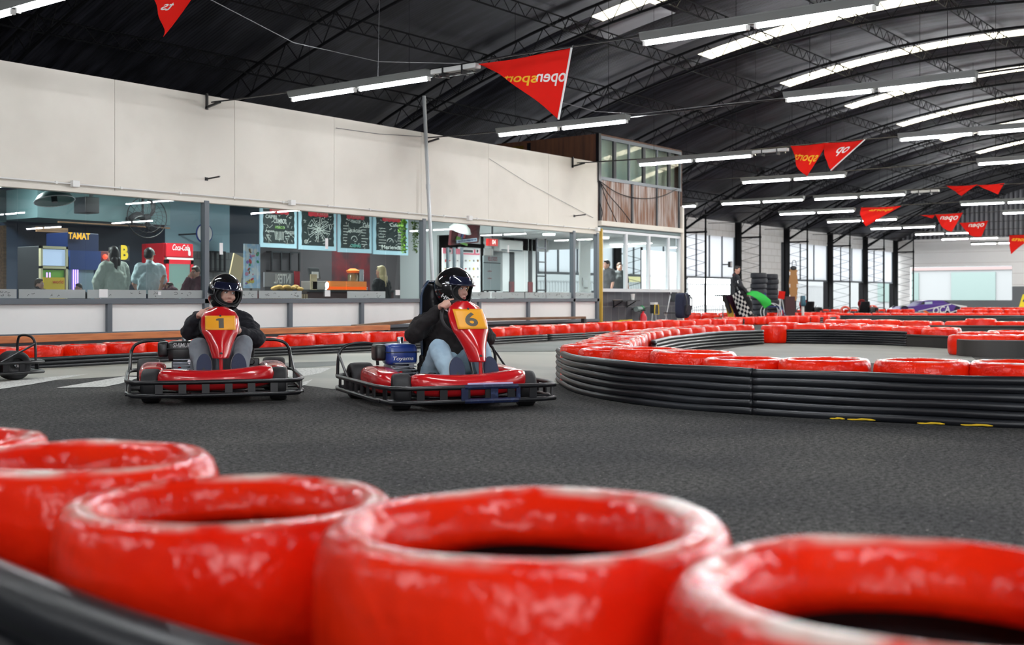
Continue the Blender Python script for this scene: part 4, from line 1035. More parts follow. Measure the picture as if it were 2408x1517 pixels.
w3 = atH(32, 893); y3 = R_(181)
k3.rotation_euler = (0, 0, y3); k3.location = (w3.x+.53*math.cos(y3)+.52*math.sin(y3), w3.y+.53*math.sin(y3)-.52*math.cos(y3), 0)
# ---------------------------------------------------------------- helmets and drivers
HELM = M('black_gloss_helmet', (.008, .008, .009), .12, coat=.8); LINING = M('helmet_lining', (.012, .012, .013), .9); VISOR = M('dark_visor', (.01, .012, .03), .05, coat=1)
def helmet(root, Mh, txt=None):
    c = V((-.012, 0, .004)); b = MB(); nu, nv = 160, 100
    def pt(az, el, k=1.0): return c+V((.150*math.cos(el)*math.cos(az), .128*math.cos(el)*math.sin(az), .150*math.sin(el)))*k+V((.02*max(0, math.cos(az))*max(0, -math.sin(el)), 0, 0))
    def opening(az, el, k=1.0):
        if k < 1: return (az/R_(43))**2+((el+R_(8))/R_(27))**2 < 1
        w = R_(62) if el > -.25 else R_(62)*(1-((-el-.25)/.62)**2) if el > -.85 else 0
        return abs(az) < max(w, 0) and R_(-40) < el < R_(20)
    for layer, k, mt in (('helmet', 1.0, HELM), ('lining', .885, LINING)):
        b = MB(); vi = {}
        def vid(i, j):
            if (i % nu, j) not in vi:
                az = -PI+2*PI*i/nu; el = -R_(62)+(R_(62)+PI/2)*j/nv; vi[(i % nu, j)] = len(b.v); b.v.append(Mh @ pt(az, el, k))
            return vi[(i % nu, j)]
        for i in range(nu):
            for j in range(nv):
                az = -PI+2*PI*(i+.5)/nu; el = -R_(62)+(R_(62)+PI/2)*(j+.5)/nv
                if not opening(az, el, k): b.q(vid(i, j), vid(i+1, j), vid(i+1, j+1), vid(i, j+1))
        o = ob(layer, b, mt, root if layer == 'helmet' else hel, 180)
        if layer == 'helmet':
            hel = o; so = o.modifiers.new('t', 'SOLIDIFY'); so.thickness = .012; so.offset = 1
    b = MB(); b.grid(lambda u, v: Mh @ pt(R_(-72)+R_(144)*u, R_(13)+R_(26)*v-R_(4)*math.cos((u-.5)*2), 1.085+.05*(1-v)*math.cos((u-.5)*2.2)), 28, 8, .004); ob('visor', b, VISOR, hel, 180, label='raised dark visor')
    b = MB()
    rim = [pt(R_(62)*math.sin(t), R_(-10)+R_(31)*math.cos(t) if math.cos(t) > 0 else R_(-10)+R_(32)*math.cos(t), .985) for t in [2*PI*i/40 for i in range(40)]]
    b.tube([Mh @ p for p in rim], .009, 6, True); ob('rubber_trim', b, RUBBER, hel, 180)
    for s in (-1, 1):
        b = MB(); p = pt(R_(78)*s, R_(14), 1.06); b.add(MB().ell(p, (.022, .008, .022), None, 12, 8), Mh); ob('visor_pivot', b, CHROME if s < 0 else DARK, hel, 180)
    if txt:
        tm = text_mb(txt, 1, width=.075, bold=.03, sub=1); h_ = max(v.y for v in tm.v)-min(v.y for v in tm.v); b = MB()
        for v in tm.v:
            x, y = v.x, v.y/h_*.034; r = R_(-38); xr, yr = x*math.cos(r)-y*math.sin(r), x*math.sin(r)+y*math.cos(r)
            v[:] = Mh @ pt(R_(-80)+xr/.13, R_(-26)+yr/.15, 1.095)
        ob('lettering', tm, LETW, hel)
def driver(label, loc, yaw, hc, head_yaw, head_pitch, top, legs, fz, wrR, wrL, elR, elL, txt, skin, brow, tilt=0, knR=(.06, -.20, .42), knL=(.06, .20, .43), hairm=None, yo=0.0, skirt=0):
    Y = lambda q: (q[0], q[1]+yo, q[2])
    hc, wrR, wrL, elR, elL, knR, knL = map(Y, (hc, wrR, wrL, elR, elL, knR, knL))
    Mh = TR(hc, rz=head_yaw, ry=head_pitch, rx=tilt)
    J = dict(pel=(-.26, yo, .24), chest=(-.35, (hc[1]+yo)*.5, .48), neck=(hc[0]-.06, hc[1]*.9+yo*.1, hc[2]-.145), head=hc,
             shR=(-.34, -.175+(hc[1]+yo)*.5, .60), elR=elR, wrR=wrR, shL=(-.34, .175+(hc[1]+yo)*.5, .60), elL=elL, wrL=wrL,
             hipR=(-.22, -.10+yo, .20), hipL=(-.22, .10+yo, .20), knR=knR, knL=knL, anR=(.33, -.13+yo, .17), anL=(.33, .14+yo, .17), toR=(.355, -.13+yo, .25), toL=(.355, .14+yo, .25), soleup=(-1, 0, 0))
    wc = V((.09, yo, .575*fz))
    grips = {s: ((wc-V(w)).cross(V((.85, 0, .53)))*(1 if s == 'L' else -1), (V((.2, 0, -.1))+(wc-V(w))*.0)+V((.9, 0, -.4)), 1.15) for s, w in (('L', wrL), ('R', wrR))}
    grips = {s: (V((.75, 0, .35)), (wc-V(w)), 1.25, (1 if s == 'R' else -1)*1) for s, w in (('L', wrL), ('R', wrR))}
    p = person(label, loc, yaw, J, 'kart drivers', skin, top, legs, None, Mh, .6, None, voxel=.0065, grips=grips, hood=True, brow=brow, fat=1.12, skirt=skirt)
    for y in (-.13, .14):                                            # shoes, soles towards the front
        Ms = TR((.44, y+yo, .175), ry=R_(-22), rz=R_(-6 if y < 0 else 6))
        out = [(.058*math.cos(a)*(1+.14*max(0, math.sin(a))), .125*math.sin(a)+.02) for a in [2*PI*i/28 for i in range(28)]]
        Mp = Ms @ Matrix(((0,0,1,.0),(1,0,0,0),(0,1,0,.05),(0,0,0,1)))
        b = MB(); b.prism(out, .022, Mp); sh = ob('shoe_sole', b, SOLE, p, bev=.004)
        b = MB(); b.prism([(x*1.05, yy*1.03) for x, yy in out], .006, Mp @ Matrix.Translation((0, 0, -.006))); ob('sole_edge', b, M('pale_sole_edge', (.45, .44, .42), .7), sh)
        b = MB(); b.add(MB().ell((-.035, 0, .055), (.06, .055, .115)).ell((-.09, 0, .0), (.06, .042, .06)), Ms); ob('shoe_upper', fuse(b, DARK, .009, 2), None, p)
    helmet(p, Mh @ Matrix.Scale(1.07 if txt else 1.0, 4), txt)
    if hairm:
        for s in (-1, 1):
            b = MB(); b.add(MB().tube([(.075, .05*s, .06), (.082, .062*s, .03), (.06, .07*s, -.02)], [.006, .008, .005], 6), Mh); ob('hair', b, hairm, p, 180)
    return p
JACK = M('black_hoodie', (.007, .007, .012), .9, bump=(60, .25, .004)); JACK2 = M('black_coat', (.009, .007, .008), .9, bump=(60, .25, .004))
GJEAN = M('grey_joggers', (.21, .23, .26), .85, bump=(80, .2, .003), var=(5, (.15, .17, .20), .4, .7)); LJEAN = M('light_blue_jeans', (.36, .50, .60), .85, bump=(90, .2, .002), var=(5, (.27, .40, .52), .4, .7))
driver('person in black hoodie, grey trousers and black helmet with raised visor driving the left kart', kart_loc(K1, Y1), Y1, (-.24, .06, .835), R_(20), R_(4), JACK, GJEAN, 1.0,
       (.00, -.155, .645), (.02, .15, .52), (-.14, -.225, .53), (-.14, .31, .45), None, SKIN2, BROW, R_(-4), (.10, -.16, .40), (.10, .19, .42), yo=.04)
driver('person in black coat, light blue jeans and black helmet looking sideways, driving the centre kart', kart_loc(K6, Y6), Y6, (-.24, .07, .865), R_(34), R_(3), JACK2, LJEAN, 1.12,
       (.00, -.13, .72), (.02, .15, .58), (-.12, -.30, .52), (-.14, .30, .48), 'HS7', SKIN2, M('light_brows', (.12, .07, .04), .8), 0, (.10, -.17, .41), (.10, .16, .41), HAIRY, yo=.11, skirt=1)
# ---------------------------------------------------------------- cafe interior behind the glass
def pb(x0, y0, x1, y1, p, d=.05, z0=None):
    a, c = atP(x0, y0, p), atP(x1, y1, p); b = MB(); b.box2((a.x, p, z0 if z0 is not None else c.z), (c.x, p+d, a.z)); return b
def pbm(mb, x0, y0, x1, y1, p, d=.05): return mb.add(pb(x0, y0, x1, y1, p, d))
def ptxt(txt, x, y, p, w, h, mat, parent=None, name='lettering', mirror=False, shear=0, bold=.01, off=.006):
    """lettering facing the hall (-y side)"""
    o = atP(x, y, p); tm = text_mb(txt, 1, width=w, mirror=mirror, shear=shear, bold=bold)
    if not tm.v: return
    hh = max(v.y for v in tm.v)-min(v.y for v in tm.v)
    for v in tm.v: v.y *= h/hh
    b = MB(); b.add(tm, axes((o.x, p-off, o.z), (1, 0, 0), (0, 0, 1))); return ob(name, b, mat, parent)
NAVY = M('dark_blue_wall', (.008, .020, .042), .6); TEAL = M('grey_teal_wall', (.10, .17, .18), .7); LBLUE = M('light_blue_wall', (.36, .54, .62), .7)
CEILM = M('cafe_ceiling', (.25, .27, .28), .8); CFLOOR = M('cafe_floor_tile', (.20, .20, .20), .4); PURP = M('dusky_brown_wall', (.09, .075, .08), .8); REDW = M('dark_red_wall', (.16, .015, .02), .6, var=(3, (.06, .02, .025), .4, .65))
CWHITE = M('white_cafe_wall', (.66, .68, .68), .7); TILE2 = brick('grey_cafe_tiles', (.20, .20, .20), (.17, .17, .17), (.12, .12, .12), .4, .2)
PB = 19.4
b = MB(); b.box2((2, PW+.1, -.02), (20.9, PB+.2, .02)); struct('floor', b, CFLOOR)
b = MB(); b.box2((2, PW+.1, 2.95), (20.9, PB+.2, 3.0)); struct('ceiling', b, CEILM)
def wseg(x0, x1, z0, z1, mat, p=PB):
    b = MB(); a = atP(x0, 600, p).x if x0 is not None else 2; c = atP(x1, 600, p).x if x1 is not None else 20.9
    b.box2((a, p, z0), (c, p+.15, z1)); return struct('wall_cafe', b, mat)
for x0, x1, z0, z1, m in ((None, 388, 0, 2.95, NAVY), (388, 540, 1.75, 2.95, LBLUE), (388, 612, 0, 1.75, TILE2), (540, 612, 1.75, 2.95, NAVY), (612, 780, 0, 2.95, PURP), (780, 870, 0, 2.95, REDW), (870, 1010, 0, 2.95, PURP), (1010, 1130, 0, 2.95, LBLUE), (1130, None, 0, 2.95, M('mid_grey_wall', (.26, .28, .29), .7))): wseg(x0, x1, z0, z1, m)
b = MB(); b.box2((1.9, PW+.1, 0), (2.0, PB+.2, 3)); struct('wall_cafe', b, NAVY)
b = MB(); b.box2((20.88, PW+.1, 2.3), (20.96, PB+.2, 3.7)); b.box2((20.88, 18.2, 0), (20.96, PB+.2, 2.3)); struct('wall_cafe', b, CWHITE)
for i, (s, p, c) in enumerate(((5.5, 16.5, 0), (9.6, 17.6, 0), (12.4, 16.4, 0), (15.4, 15.6, 0), (18.6, 15.4, 1), (18.8, 17.6, 1))):
    t = thing('ceiling_panel_light', 'square ceiling lamp inside the cafe, %s from the left' % ordw(i), 'ceiling light', (s, p, 2.94), group='cafe ceiling lamps')
    b = MB(); b.box((0, 0, -.02), (.6, .6, .04)); ob('frame', b, WHITEPL, t)
    b = MB(); b.box((0, 0, -.045), (.5, .5, .012)); ob('diffuser', b, LAMPM, t)
    ld = bpy.data.lights.new('panel_fill', 'AREA'); ld.energy = CAFE_W*(.6, 1.2, 1.0, .9, .8, .8)[i]; ld.size = .5; ld.color = (.95, 1, .98)
    lo = bpy.data.objects.new('added_glow', ld); COL.objects.link(lo); lo.parent = t; lo.location = (0, 0, -.06)  # unseen area light added under each panel to brighten the cafe
# soffit with wooden edge, on the left
b = pb(88, 440, 400, 530, 18.2, 1.2); struct('trim_12', b, TEAL)
b = MB(); pbm(b, 88, 533, 160, 548, 18.15, .06); pbm(b, 140, 520, 400, 538, 18.1, .06); solo('wooden_beam', b, WOOD2, 'brown wooden beam under the teal soffit, above the game machines', 'beam')
b = pb(0, 446, 15, 522, 16.0, .4); struct('trim_13', b, TEAL)
b = MB(); pbm(b, 8, 530, 15, 690, 15.8, .1); solo('wooden_post', b, WOOD2, 'slim wooden post at the far left edge behind the glass', 'post')
def dish(x, y, p, r, rx, lab, mat):
    o = atP(x, y, p); t = thing('pendant_lamp', lab, 'lamp', o)
    Mx = TR((0, 0, 0), rx=rx)
    b = MB(); b.lathe([(r, -.02), (r*.97, .0), (r*.8, .07), (r*.45, .13), (.05, .16)], 36, Mx); d = ob('shade', b, mat, t, 180)
    d.modifiers.new('t', 'SOLIDIFY').thickness = .006
    b = MB(); b.tube([Mx @ V((r*math.cos(a), r*math.sin(a), -.02)) for a in [2*PI*i/40 for i in range(40)]], .008, 6, True); ob('rim', b, ALU, d, 180)
    b = MB(); b.cyl(Mx @ V((0, 0, -.04)), Mx @ V((0, 0, .22)), .045, n=14); ob('lamp_socket', b, DARK, t, 40)
    b = MB(); b.tube([Mx @ V((0, 0, .2)), (0, 0, 2.93-o.z)], .012, 6); ob('stem', b, DARK, t)
dish(128, 470, 16.5, .30, R_(-14), 'wide shallow dish lamp hanging inside, at upper left behind the glass', M('dark_teal_enamel', (.10, .18, .18), .3))
dish(1083, 540, 16.3, .25, R_(24), 'tilted pale grey dish lamp hanging beside the dark red screen', M('pale_grey_enamel', (.55, .55, .52), .4))
b = pb(201, 462, 234, 502, 17.4, .35); sp_ = solo('loudspeaker', b, BLACKPL, 'black loudspeaker box hanging left of the big wall fan', 'speaker', bev=.01)
b = MB(); q = atP(217, 462, 17.5); b.box2((q.x-.02, 17.5, q.z), (q.x+.02, 17.56, 2.95)); ob('hanger', b, DARK, sp_)
# wall fan
o = atP(345, 511, 17.6); t = thing('wall_fan', 'large black wall fan with wire cage above the two people seen from behind', 'fan', o); r = .365
Mf = TR((0, 0, 0), rx=R_(90), rz=R_(-12))
b = MB()
for k in range(3): b.tube([Mf @ V((r*f*math.cos(a), r*f*math.sin(a), .02+.07*(1-f*f))) for a in [2*PI*i/40 for i in range(40)] for f in ((1, .75, .45)[k],)], .010 if k == 0 else .0035, 5, True)
for i in range(22):
    a = 2*PI*i/22; b.tube([Mf @ V((r*f*math.cos(a+(1-f)*.5), r*f*math.sin(a+(1-f)*.5), .02+.07*(1-f*f))) for f in (1, .7, .4, .1)], .0035, 4)
ob('cage', b, BLACKP, t, 180)
for i in range(3):
    b = MB(); a0 = 2*PI*i/3+.4
    b.grid(lambda u, v: Mf @ V(((.05+.27*u)*math.cos(a0+.9*u+(v-.5)*(.75-.25*u)), (.05+.27*u)*math.sin(a0+.9*u+(v-.5)*(.75-.25*u)), .05*(v-.5))), 10, 5, .004); ob('blade', b, BLACKPL, t, 180)
b = MB(); b.cyl(Mf @ V((0, 0, -.18)), Mf @ V((0, 0, .05)), .06, n=18); ob('motor', b, BLACKP, t, 40)
b = MB(); b.bar((0, .1, 0), (0, PB-o.y, 0), .05, .05); b.bar((0, .12, 0), (0, .12, 2.95-o.z), .03, .03); ob('wall_arm', b, BLACKP, t)
# game machines
def machine(lab, x0, x1, y0, p, body, d=.7):
    a, c = atP(x0, y0, p), atP(x1, y0, p); t = thing('arcade_machine', lab, 'game machine', ((a.x+c.x)/2, p, 0)); 
    w, h = c.x-a.x, a.z; b = MB(); b.box2((-w/2, .05, 0), (w/2, d, h)); ob('cabinet', b, body, t, bev=.01); return t, w, h
CREAM = M('cream_frame', (.72, .66, .42), .5); SCRN = M('lit_screen', (.5, .6, .8), .4, emit=((.55, .68, .95), .55)); VIOL = M('violet_tube', (.5, .3, .9), .4, emit=((.45, .25, 1.0), 3.0)); GRN = M('green_panel', (.20, .50, .08), .5); BLUEC = M('blue_cabinet', (.006, .016, .065), .4)
t, w, h = machine('white and cream claw machine with lit header and yellow front panel, left behind the glass', 96, 160, 578, 17.0, DARK)
b = MB()
for x in (-w/2, w/2-.035): b.box2((x, 0, .5), (x+.035, .06, h))
b.box2((-w/2, 0, h-.04), (w/2, .06, h)); b.box2((-w/2, 0, h-.36), (w/2, .06, h-.32)); ob('frame', b, CREAM, t)
b = MB(); b.box2((-w/2+.04, .02, h-.31), (w/2-.04, .045, h-.05)); ob('header', b, SCRN, t)
b = MB(); b.box2((-w/2+.05, .02, h-.52), (w/2-.06, .045, h-.38)); ob('green_strip', b, GRN, t)
b = pane(-w/2+.05, w/2-.05, .035, .75, h-.53); ob('glass_pane', b, GLASS, t)
for x in (-.12, -.07): b = MB(); b.tube([(x, .02, .8), (x, .02, 1.2)], .012, 6); ob('light_tube', b, VIOL, t)
b = MB(); b.tube([(0, .045, 1.3), (.0, .045, 1.2), (.03, .045, 1.12), (0, .045, 1.05), (-.03, .045, 1.12), (0, .045, 1.2)], .010, 6); ob('claw', b, DARK, t)
b = pb(103, 652, 152, 684, 16.95, .03, .55); b2 = MB(); [b2.v.append(v-t.location) for v in b.v]; b2.f = b.f; b2.m = b.m; pn = ob('front_panel', b2, M('yellow_panel', (.8, .55, .03), .5), t)
o2 = ptxt('world', 136, 663, 16.95, .19, .06, M('red_print', (.6, .02, .02), .5), None); o2.parent = t; o2.location = -t.location
t, w, h = machine('dark blue game machine with violet tubes and yellow marquee letters behind the glass', 163, 236, 546, 17.4, BLUEC)
b = MB(); b.box2((-w/2, -.02, h-.62), (w/2, .05, h-.30)); ob('blue_front', b, M('royal_blue_front', (.006, .03, .14), .4), t)
b = MB(); b.box2((-w/2+.0, .01, .6), (w/2-.12, .04, h-.40)); ob('window', b, M('dim_machine_window', (.16, .22, .26), .2), t)
for x in (-.22, -.18, -.14): b = MB(); b.tube([(x, -.01, .75), (x, -.01, 1.3)], .010, 6); ob('light_tube', b, VIOL, t)
o2 = ptxt('TAMAT', 186, 556, 17.38, .40, .11, M('yellow_letters', (.85, .45, .03), .4, emit=((1, .5, .05), .5)), None, bold=.03); o2.parent = t; o2.location = -t.location
t, w, h = machine('small red and silver game machine just left of the dark-haired woman', 238, 262, 590, 17.5, REDW, .5)
b = MB(); b.ell((-.03, -.01, h-.10), (.045, .03, .045)); ob('red_lamp', b, M('red_lamp', (.8, .05, .03), .4, emit=((1, .08, .03), 1.5)), t, 180)
b = MB(); b.box2((-w/2+.02, 0, .7), (w/2-.02, .05, h-.25)); ob('blue_panel', b, SCRN, t)
for x0, x1, y0, y1, lab in ((281, 304, 578, 613, 'black panel with large yellow letter B right of the dark-haired woman'), (96, 104, 590, 606, 'small black panel with yellow letter B left of the claw machine')):
    o = solo('letter_sign', pb(x0, y0, x1, y1, 18.0, .04), DARK, lab, 'sign'); ptxt('B', (x0+x1)/2, (y0+y1)/2, 18.0, .15 if x1-x0 > 12 else .05, .26 if x1-x0 > 12 else .10, YELL2, o, 'letter', bold=.05)
    b = MB(); a = atP((x0+x1)/2, y1, 18); b.box2((a.x-.03, 18.01, 0), (a.x+.03, 18.03, a.z)); ob('stand', b, DARK, o)
# red drinks fridge
a, c = atP(391, 571, 17.7), atP(455, 571, 17.7); w, h = c.x-a.x, a.z; t = thing('drinks_fridge', 'red drinks fridge with glass door and white script header behind the man in cap', 'fridge', ((a.x+c.x)/2, 17.7, 0)); FRED = M('fridge_red', (.62, .012, .025), .3)
b = MB(); b.box2((-w/2, .08, 0), (w/2, .75, h)); ob('cabinet', b, FRED, t, bev=.01)
b = MB(); b.box2((-w/2, 0, h-.26), (w/2, .1, h)); hd = ob('header', b, FRED, t, bev=.02)
b = MB(); b.box2((-w/2+.02, .0, h-.30), (w/2, .09, h-.265)); ob('trim_strip', b, WHITEPL, t)
b = MB(); b.box2((-w/2+.05, .03, .1), (w/2-.05, .07, h-.36)); ob('shelves_back', b, M('lit_fridge_inside', (.55, .68, .62), .5, emit=((.6, .8, .72), .35)), t)
b = MB()
for x in (-w/2, w/2-.06): b.box2((x, 0, .05), (x+.06, .08, h-.3))
b.box2((-w/2, 0, h-.38), (w/2, .08, h-.3)); dr = ob('door_frame', b, FRED, t)
b = pane(-w/2+.06, w/2-.06, .01, .1, h-.37); ob('door_glass', b, GLASS, dr)
o2 = ptxt('Coca-Cola', 425, 583, 17.7, w*.62, .11, LETW, None, shear=.35, bold=.012, off=.008); o2.parent = hd; o2.location = -t.location
b = MB(); b.lathe([(.0, 0), (.022, 0), (.024, .06), (.012, .10), (.010, .14), (.0, .14)], 12, TR((w/2-.10, -.008, h-.22))); ob('bottle_emblem', b, LETW, hd)
# round crest
o = atP(480, 549, 18.6); t = thing('round_sign', 'round blue and white crest sign on the light blue wall', 'sign', o)
Mr = TR((0, 0, 0), rx=R_(90))
for nm, r0, r1, y, m in (('blue_disc', 0, .20, 0, BLUEP), ('white_ring', .10, .175, .012, LETW), ('white_centre', 0, .035, .014, LETW)):
    b = MB(); b.lathe([(max(r0, .0005), 0), (max(r0, .0005), .012+y), (r1, .012+y), (r1, 0)], 36, Mr); ob(nm, b, m, t, 30)
b = MB(); b.bar((0, .0, 0), (0, .8, 0), .03, .03); ob('wall_fixing', b, DARK, t)
# black metal lattice shelves against the tiles
for x0, x1, lab in ((497, 530, 'black metal frame on tiled wall above the left driver'), (640, 705, 'black metal frame on the wall left of the counter')):
    b = MB(); a, c = atP(x0, 590, 19.2), atP(x1, 640, 19.2)
    for i in range(4): x = a.x+(c.x-a.x)*i/3; b.box2((x-.015, 19.2, c.z), (x+.015, 19.24, a.z))
    b.box2((a.x, 19.2, c.z), (c.x, 19.4, c.z+.03)); b.box2((a.x, 19.2, a.z-.03), (c.x, 19.4, a.z)); solo('metal_frame', b, BLACKP, lab, 'frame')
# chalkboards above the counter
CHALKB = M('chalkboard', (.005, .014, .014), .7); CHW = M('white_chalk', (.62, .66, .62), .8); CHG = M('green_chalk', (.25, .50, .10), .8); CHR = M('red_banner', (.42, .015, .03), .6); CHT = M('teal_chalk', (.15, .5, .42), .8)
def chalk(x0, x1, lab, words, kind):
    p = 17.2; a, c = atP(x0, 480+(x0-608)*.07, p), atP(x1, 575+(x0-608)*.065, p); c.z -= .02; w = c.x-a.x; H = a.z-c.z
    t = thing('menu_chalkboard', lab, 'menu board', ((a.x+c.x)/2, p, c.z), group=None)
    b = MB(); b.box2((-w/2, 0, -.06), (w/2, .03, H+.1)); ob('backing_panel', b, LBLUE, t)
    b = MB(); n = 24; out = [(-w/2*.84+.006*math.sin(7*i), .03+i/n*(H*.86)) for i in range(n+1)]; out2 = [(w/2*.84+.006*math.sin(5*i), .03+(n-i)/n*(H*.86)) for i in range(n+1)]
    b.prism(out+out2, .008, Matrix(((1,0,0,0),(0,0,1,-.009),(0,1,0,0),(0,0,0,1)))); bd = ob('board', b, CHALKB, t)
    b = MB(); b.prism([(-w*.26+i/8*w*.52, H*.80-.018*(i % 2)) for i in range(9)]+[(w*.26, H*.98), (-w*.26, H*.98)], .006, Matrix(((1,0,0,0),(0,0,1,-.017),(0,1,0,0),(0,0,0,1)))); bn = ob('banner', b, CHR, t)
    for (txt, x, z, ww, hh, m) in words:
        tm = text_mb(txt, 1, width=ww*w, bold=.01); h0 = max(v.y for v in tm.v)-min(v.y for v in tm.v)
        for v in tm.v: v.y *= hh*H/h0
        b = MB(); b.add(tm, axes((x*w, -.013 if m != 'r' else -.020, z*H), (1, 0, 0), (0, 0, 1))); ob('lettering', b, {'w': CHW, 'g': CHG, 't': CHT, 'r': LIP}[m], bd)
    d = MB(); rnd = random.Random(x0)
    def line(P, r=.0045): d.tube([(x*w, -.012, z*H) for x, z in P], r, 4)
    if kind == 'wheel':
        for i in range(8):
            a_ = 2*PI*i/8+.2; line([(.02+.02*math.cos(a_), .45+.02*math.sin(a_)), (.02+.30*math.cos(a_-.3), .45+.32*math.sin(a_-.3)), (.02+.30*math.cos(a_+.3), .45+.32*math.sin(a_+.3)), (.02+.02*math.cos(a_), .45+.02*math.sin(a_))], .006)
            for j in range(3): line([(.02+(.12+.05*j)*math.cos(a_+.15*(j-1)), .45+(.12+.05*j)*math.sin(a_+.15*(j-1))), (.05+(.12+.05*j)*math.cos(a_+.15*(j-1)), .47+(.12+.05*j)*math.sin(a_+.15*(j-1)))], .006)
        line([(.33+.03*math.cos(t_), .55+.07*math.sin(t_)) for t_ in [i*.5 for i in range(13)]])
        line([(-.32+.05*math.cos(t_)*(1-t_/14), .12+.06*math.sin(t_)*(1-t_/14)) for t_ in [i*.5 for i in range(24)]])
    if kind == 'drinks':
        for x in (-.28, .22): line([(x-.06, .22), (x, .10), (x+.06, .22), (x-.06, .22)]); line([(x, .10), (x, .03), (x-.04, .03), (x+.04, .03)])
        for i in range(7): line([(-.10+.035*i, .12), (-.12+.04*i, .34)], .006)
        line([(-.34, .50), (-.26, .42), (-.18, .50)]); line([(.18, .60), (.24, .45), (.30, .60)])
    if kind == 'list':
        for j in range(7):
            for x in (-.36, .18): line([(x, .60-.075*j), (x+rnd.uniform(.10, .2), .60-.075*j)], .006)
        line([(-.04+.09*math.cos(t_), .25+.10*math.sin(t_)) for t_ in [i*.3 for i in range(11)]], .008)
    for _ in range(34):
        x, z = rnd.uniform(-.38, .38), rnd.uniform(.06, .80); line([(x, z), (x+rnd.uniform(-.05, .05), z+rnd.uniform(-.04, .04)), (x+rnd.uniform(-.06, .06), z+rnd.uniform(-.05, .05))], .004)
    ob('chalk_drawing', d, CHW, bd)
    b = MB()
    for x in (-w*.4, w*.4): b.box2((x-.006, .01, H+.08), (x+.006, .02, 2.94-t.location.z))
    ob('hanger', b, DARK, t)
chalk(612, 698, 'leftmost drinks chalkboard above the counter, with green burst and red banner', [('CAIPIRI', -.22, .70, .3, .09, 'w'), ('COMBOS', .02, .60, .34, .12, 'w'), ('Aguas', -.26, .34, .24, .08, 'w'), ('TRAGOS', .28, .32, .24, .08, 'w'), ('Bebidas', 0, .88, .4, .10, 'r'), ('FRESCO', .02, .44, .26, .07, 'g')], 'drinks')
chalk(702, 791, 'second chalkboard from left, with a sliced pizza wheel drawing', [('Pizza', .12, .88, .3, .1, 'r')], 'wheel')
chalk(795, 874, 'third chalkboard from left, with two columns of chalk lists', [('TRAGOS', 0, .72, .26, .08, 'w'), ('BURGERS', .02, .48, .36, .08, 'w'), ('Cafe', .32, .64, .2, .12, 'w'), ('CREMAS', .0, .10, .3, .08, 't'), ('Menu', 0, .88, .3, .1, 'r')], 'list')
chalk(878, 960, 'rightmost chalkboard, partly behind the hanging plants', [('Meriendas', .02, .12, .6, .1, 'w'), ('Cafes', .1, .70, .3, .09, 'w'), ('Dulces', 0, .88, .34, .1, 'r')], 'list')
# ice cream poster stand, tan board
a, c = atP(575, 573, 15.2), atP(612, 678, 15.2); t = thing('poster_stand', 'tall blue ice cream poster panel right of the left driver', 'poster', ((a.x+c.x)/2, 15.2, 0)); w = c.x-a.x
b = MB(); b.box2((-w/2, 0, c.z), (w/2, .03, a.z)); pn = ob('panel', b, M('pale_blue_poster', (.40, .62, .85), .4, var=(7, (.75, .82, .86), .45, .6)), t)
b = MB(); b.box2((-.02, .03, 0), (.02, .05, c.z+.3)); b.box2((-.2, 0, 0), (.2, .3, .03)); ob('stand', b, DARK, t)
rnd = random.Random(4); cm = [M('poster_'+n_, c_, .5) for n_, c_ in (('brown', (.25, .13, .05)), ('white', (.8, .8, .8)), ('pink', (.7, .3, .45)), ('green', (.05, .35, .2)), ('red', (.6, .03, .05)), ('violet', (.35, .2, .6)), ('yellow', (.8, .6, .1)))]
for i in range(26):
    x, z = rnd.uniform(-w*.38, w*.38), rnd.uniform(c.z+.06, a.z-.06); b = MB(); b.ell((x, -.004, z), (rnd.uniform(.012, .035), .003, rnd.uniform(.012, .05)), Euler((0, rnd.uniform(0, 3), 0)), 10, 6); ob('picture', b, cm[i % 7], pn, 180)
b = MB(); a = atP(555, 640, 15.9); b.box(a, (.26, .03, .62), Euler((R_(-10), R_(22), 0))); b.box((a.x-.05, 15.98, a.z/2-.1), (.04, .04, a.z-.2)); solo('tilted_board', b, M('tan_board', (.48, .36, .20), .7), 'tilted tan board behind the left driver, left of ice cream poster', 'board')
# counters
b = MB(); a, c = atP(612, 680, 15.0), atP(722, 680, 15.0); b.box2((a.x, 15.0, .86), (c.x, 15.7, .92)); ct = solo('snack_counter', b, M('dark_counter_top', (.10, .07, .06), .3), 'counter with upright wooden slats behind the left part of the glass', 'counter')
sl = MB(); b = MB(); n = 18
for i in range(n): x = a.x+.03+(c.x-a.x-.06)*i/(n-1); b.box2((x-.018, 14.97, .05), (x+.018, 15.0, .86))
ob('slats', b, M('pale_wood_slat', (.50, .36, .22), .6), ct); b = MB(); b.box2((a.x, 15.02, 0), (c.x, 15.6, .86)); ob('body', b, REDW, ct)
b = MB(); rnd = random.Random(3); q = atP(678, 674, 15.3)
for i in range(16): b.ell((q.x+rnd.uniform(-.26, .26), 15.3+rnd.uniform(-.1, .1), .945+rnd.uniform(0, .05)), (.07, .06, .035), None, 10, 6)
tag(solo('pastry_pile', b, M('golden_pastry', (.75, .45, .12), .6), 'heap of golden pastries on the slatted counter', 'food', smooth=180), kind='stuff')
b = MB(); pbm(b, 622, 640, 706, 676, 15.75, .03); mt = solo('mirrored_panel', b, M('grey_panel', (.24, .24, .26), .5), 'grey panel with mirrored white letters and red stripe behind pastries', 'sign')  # opaque grey panel carrying mirrored letters and a red stripe
ptxt('INTERL', 664, 657, 15.75, .40, .17, LETW, mt, mirror=True, bold=.02); b = MB(); pbm(b, 692, 638, 705, 676, 15.735, .01); ob('red_stripe', b, CHR, mt)
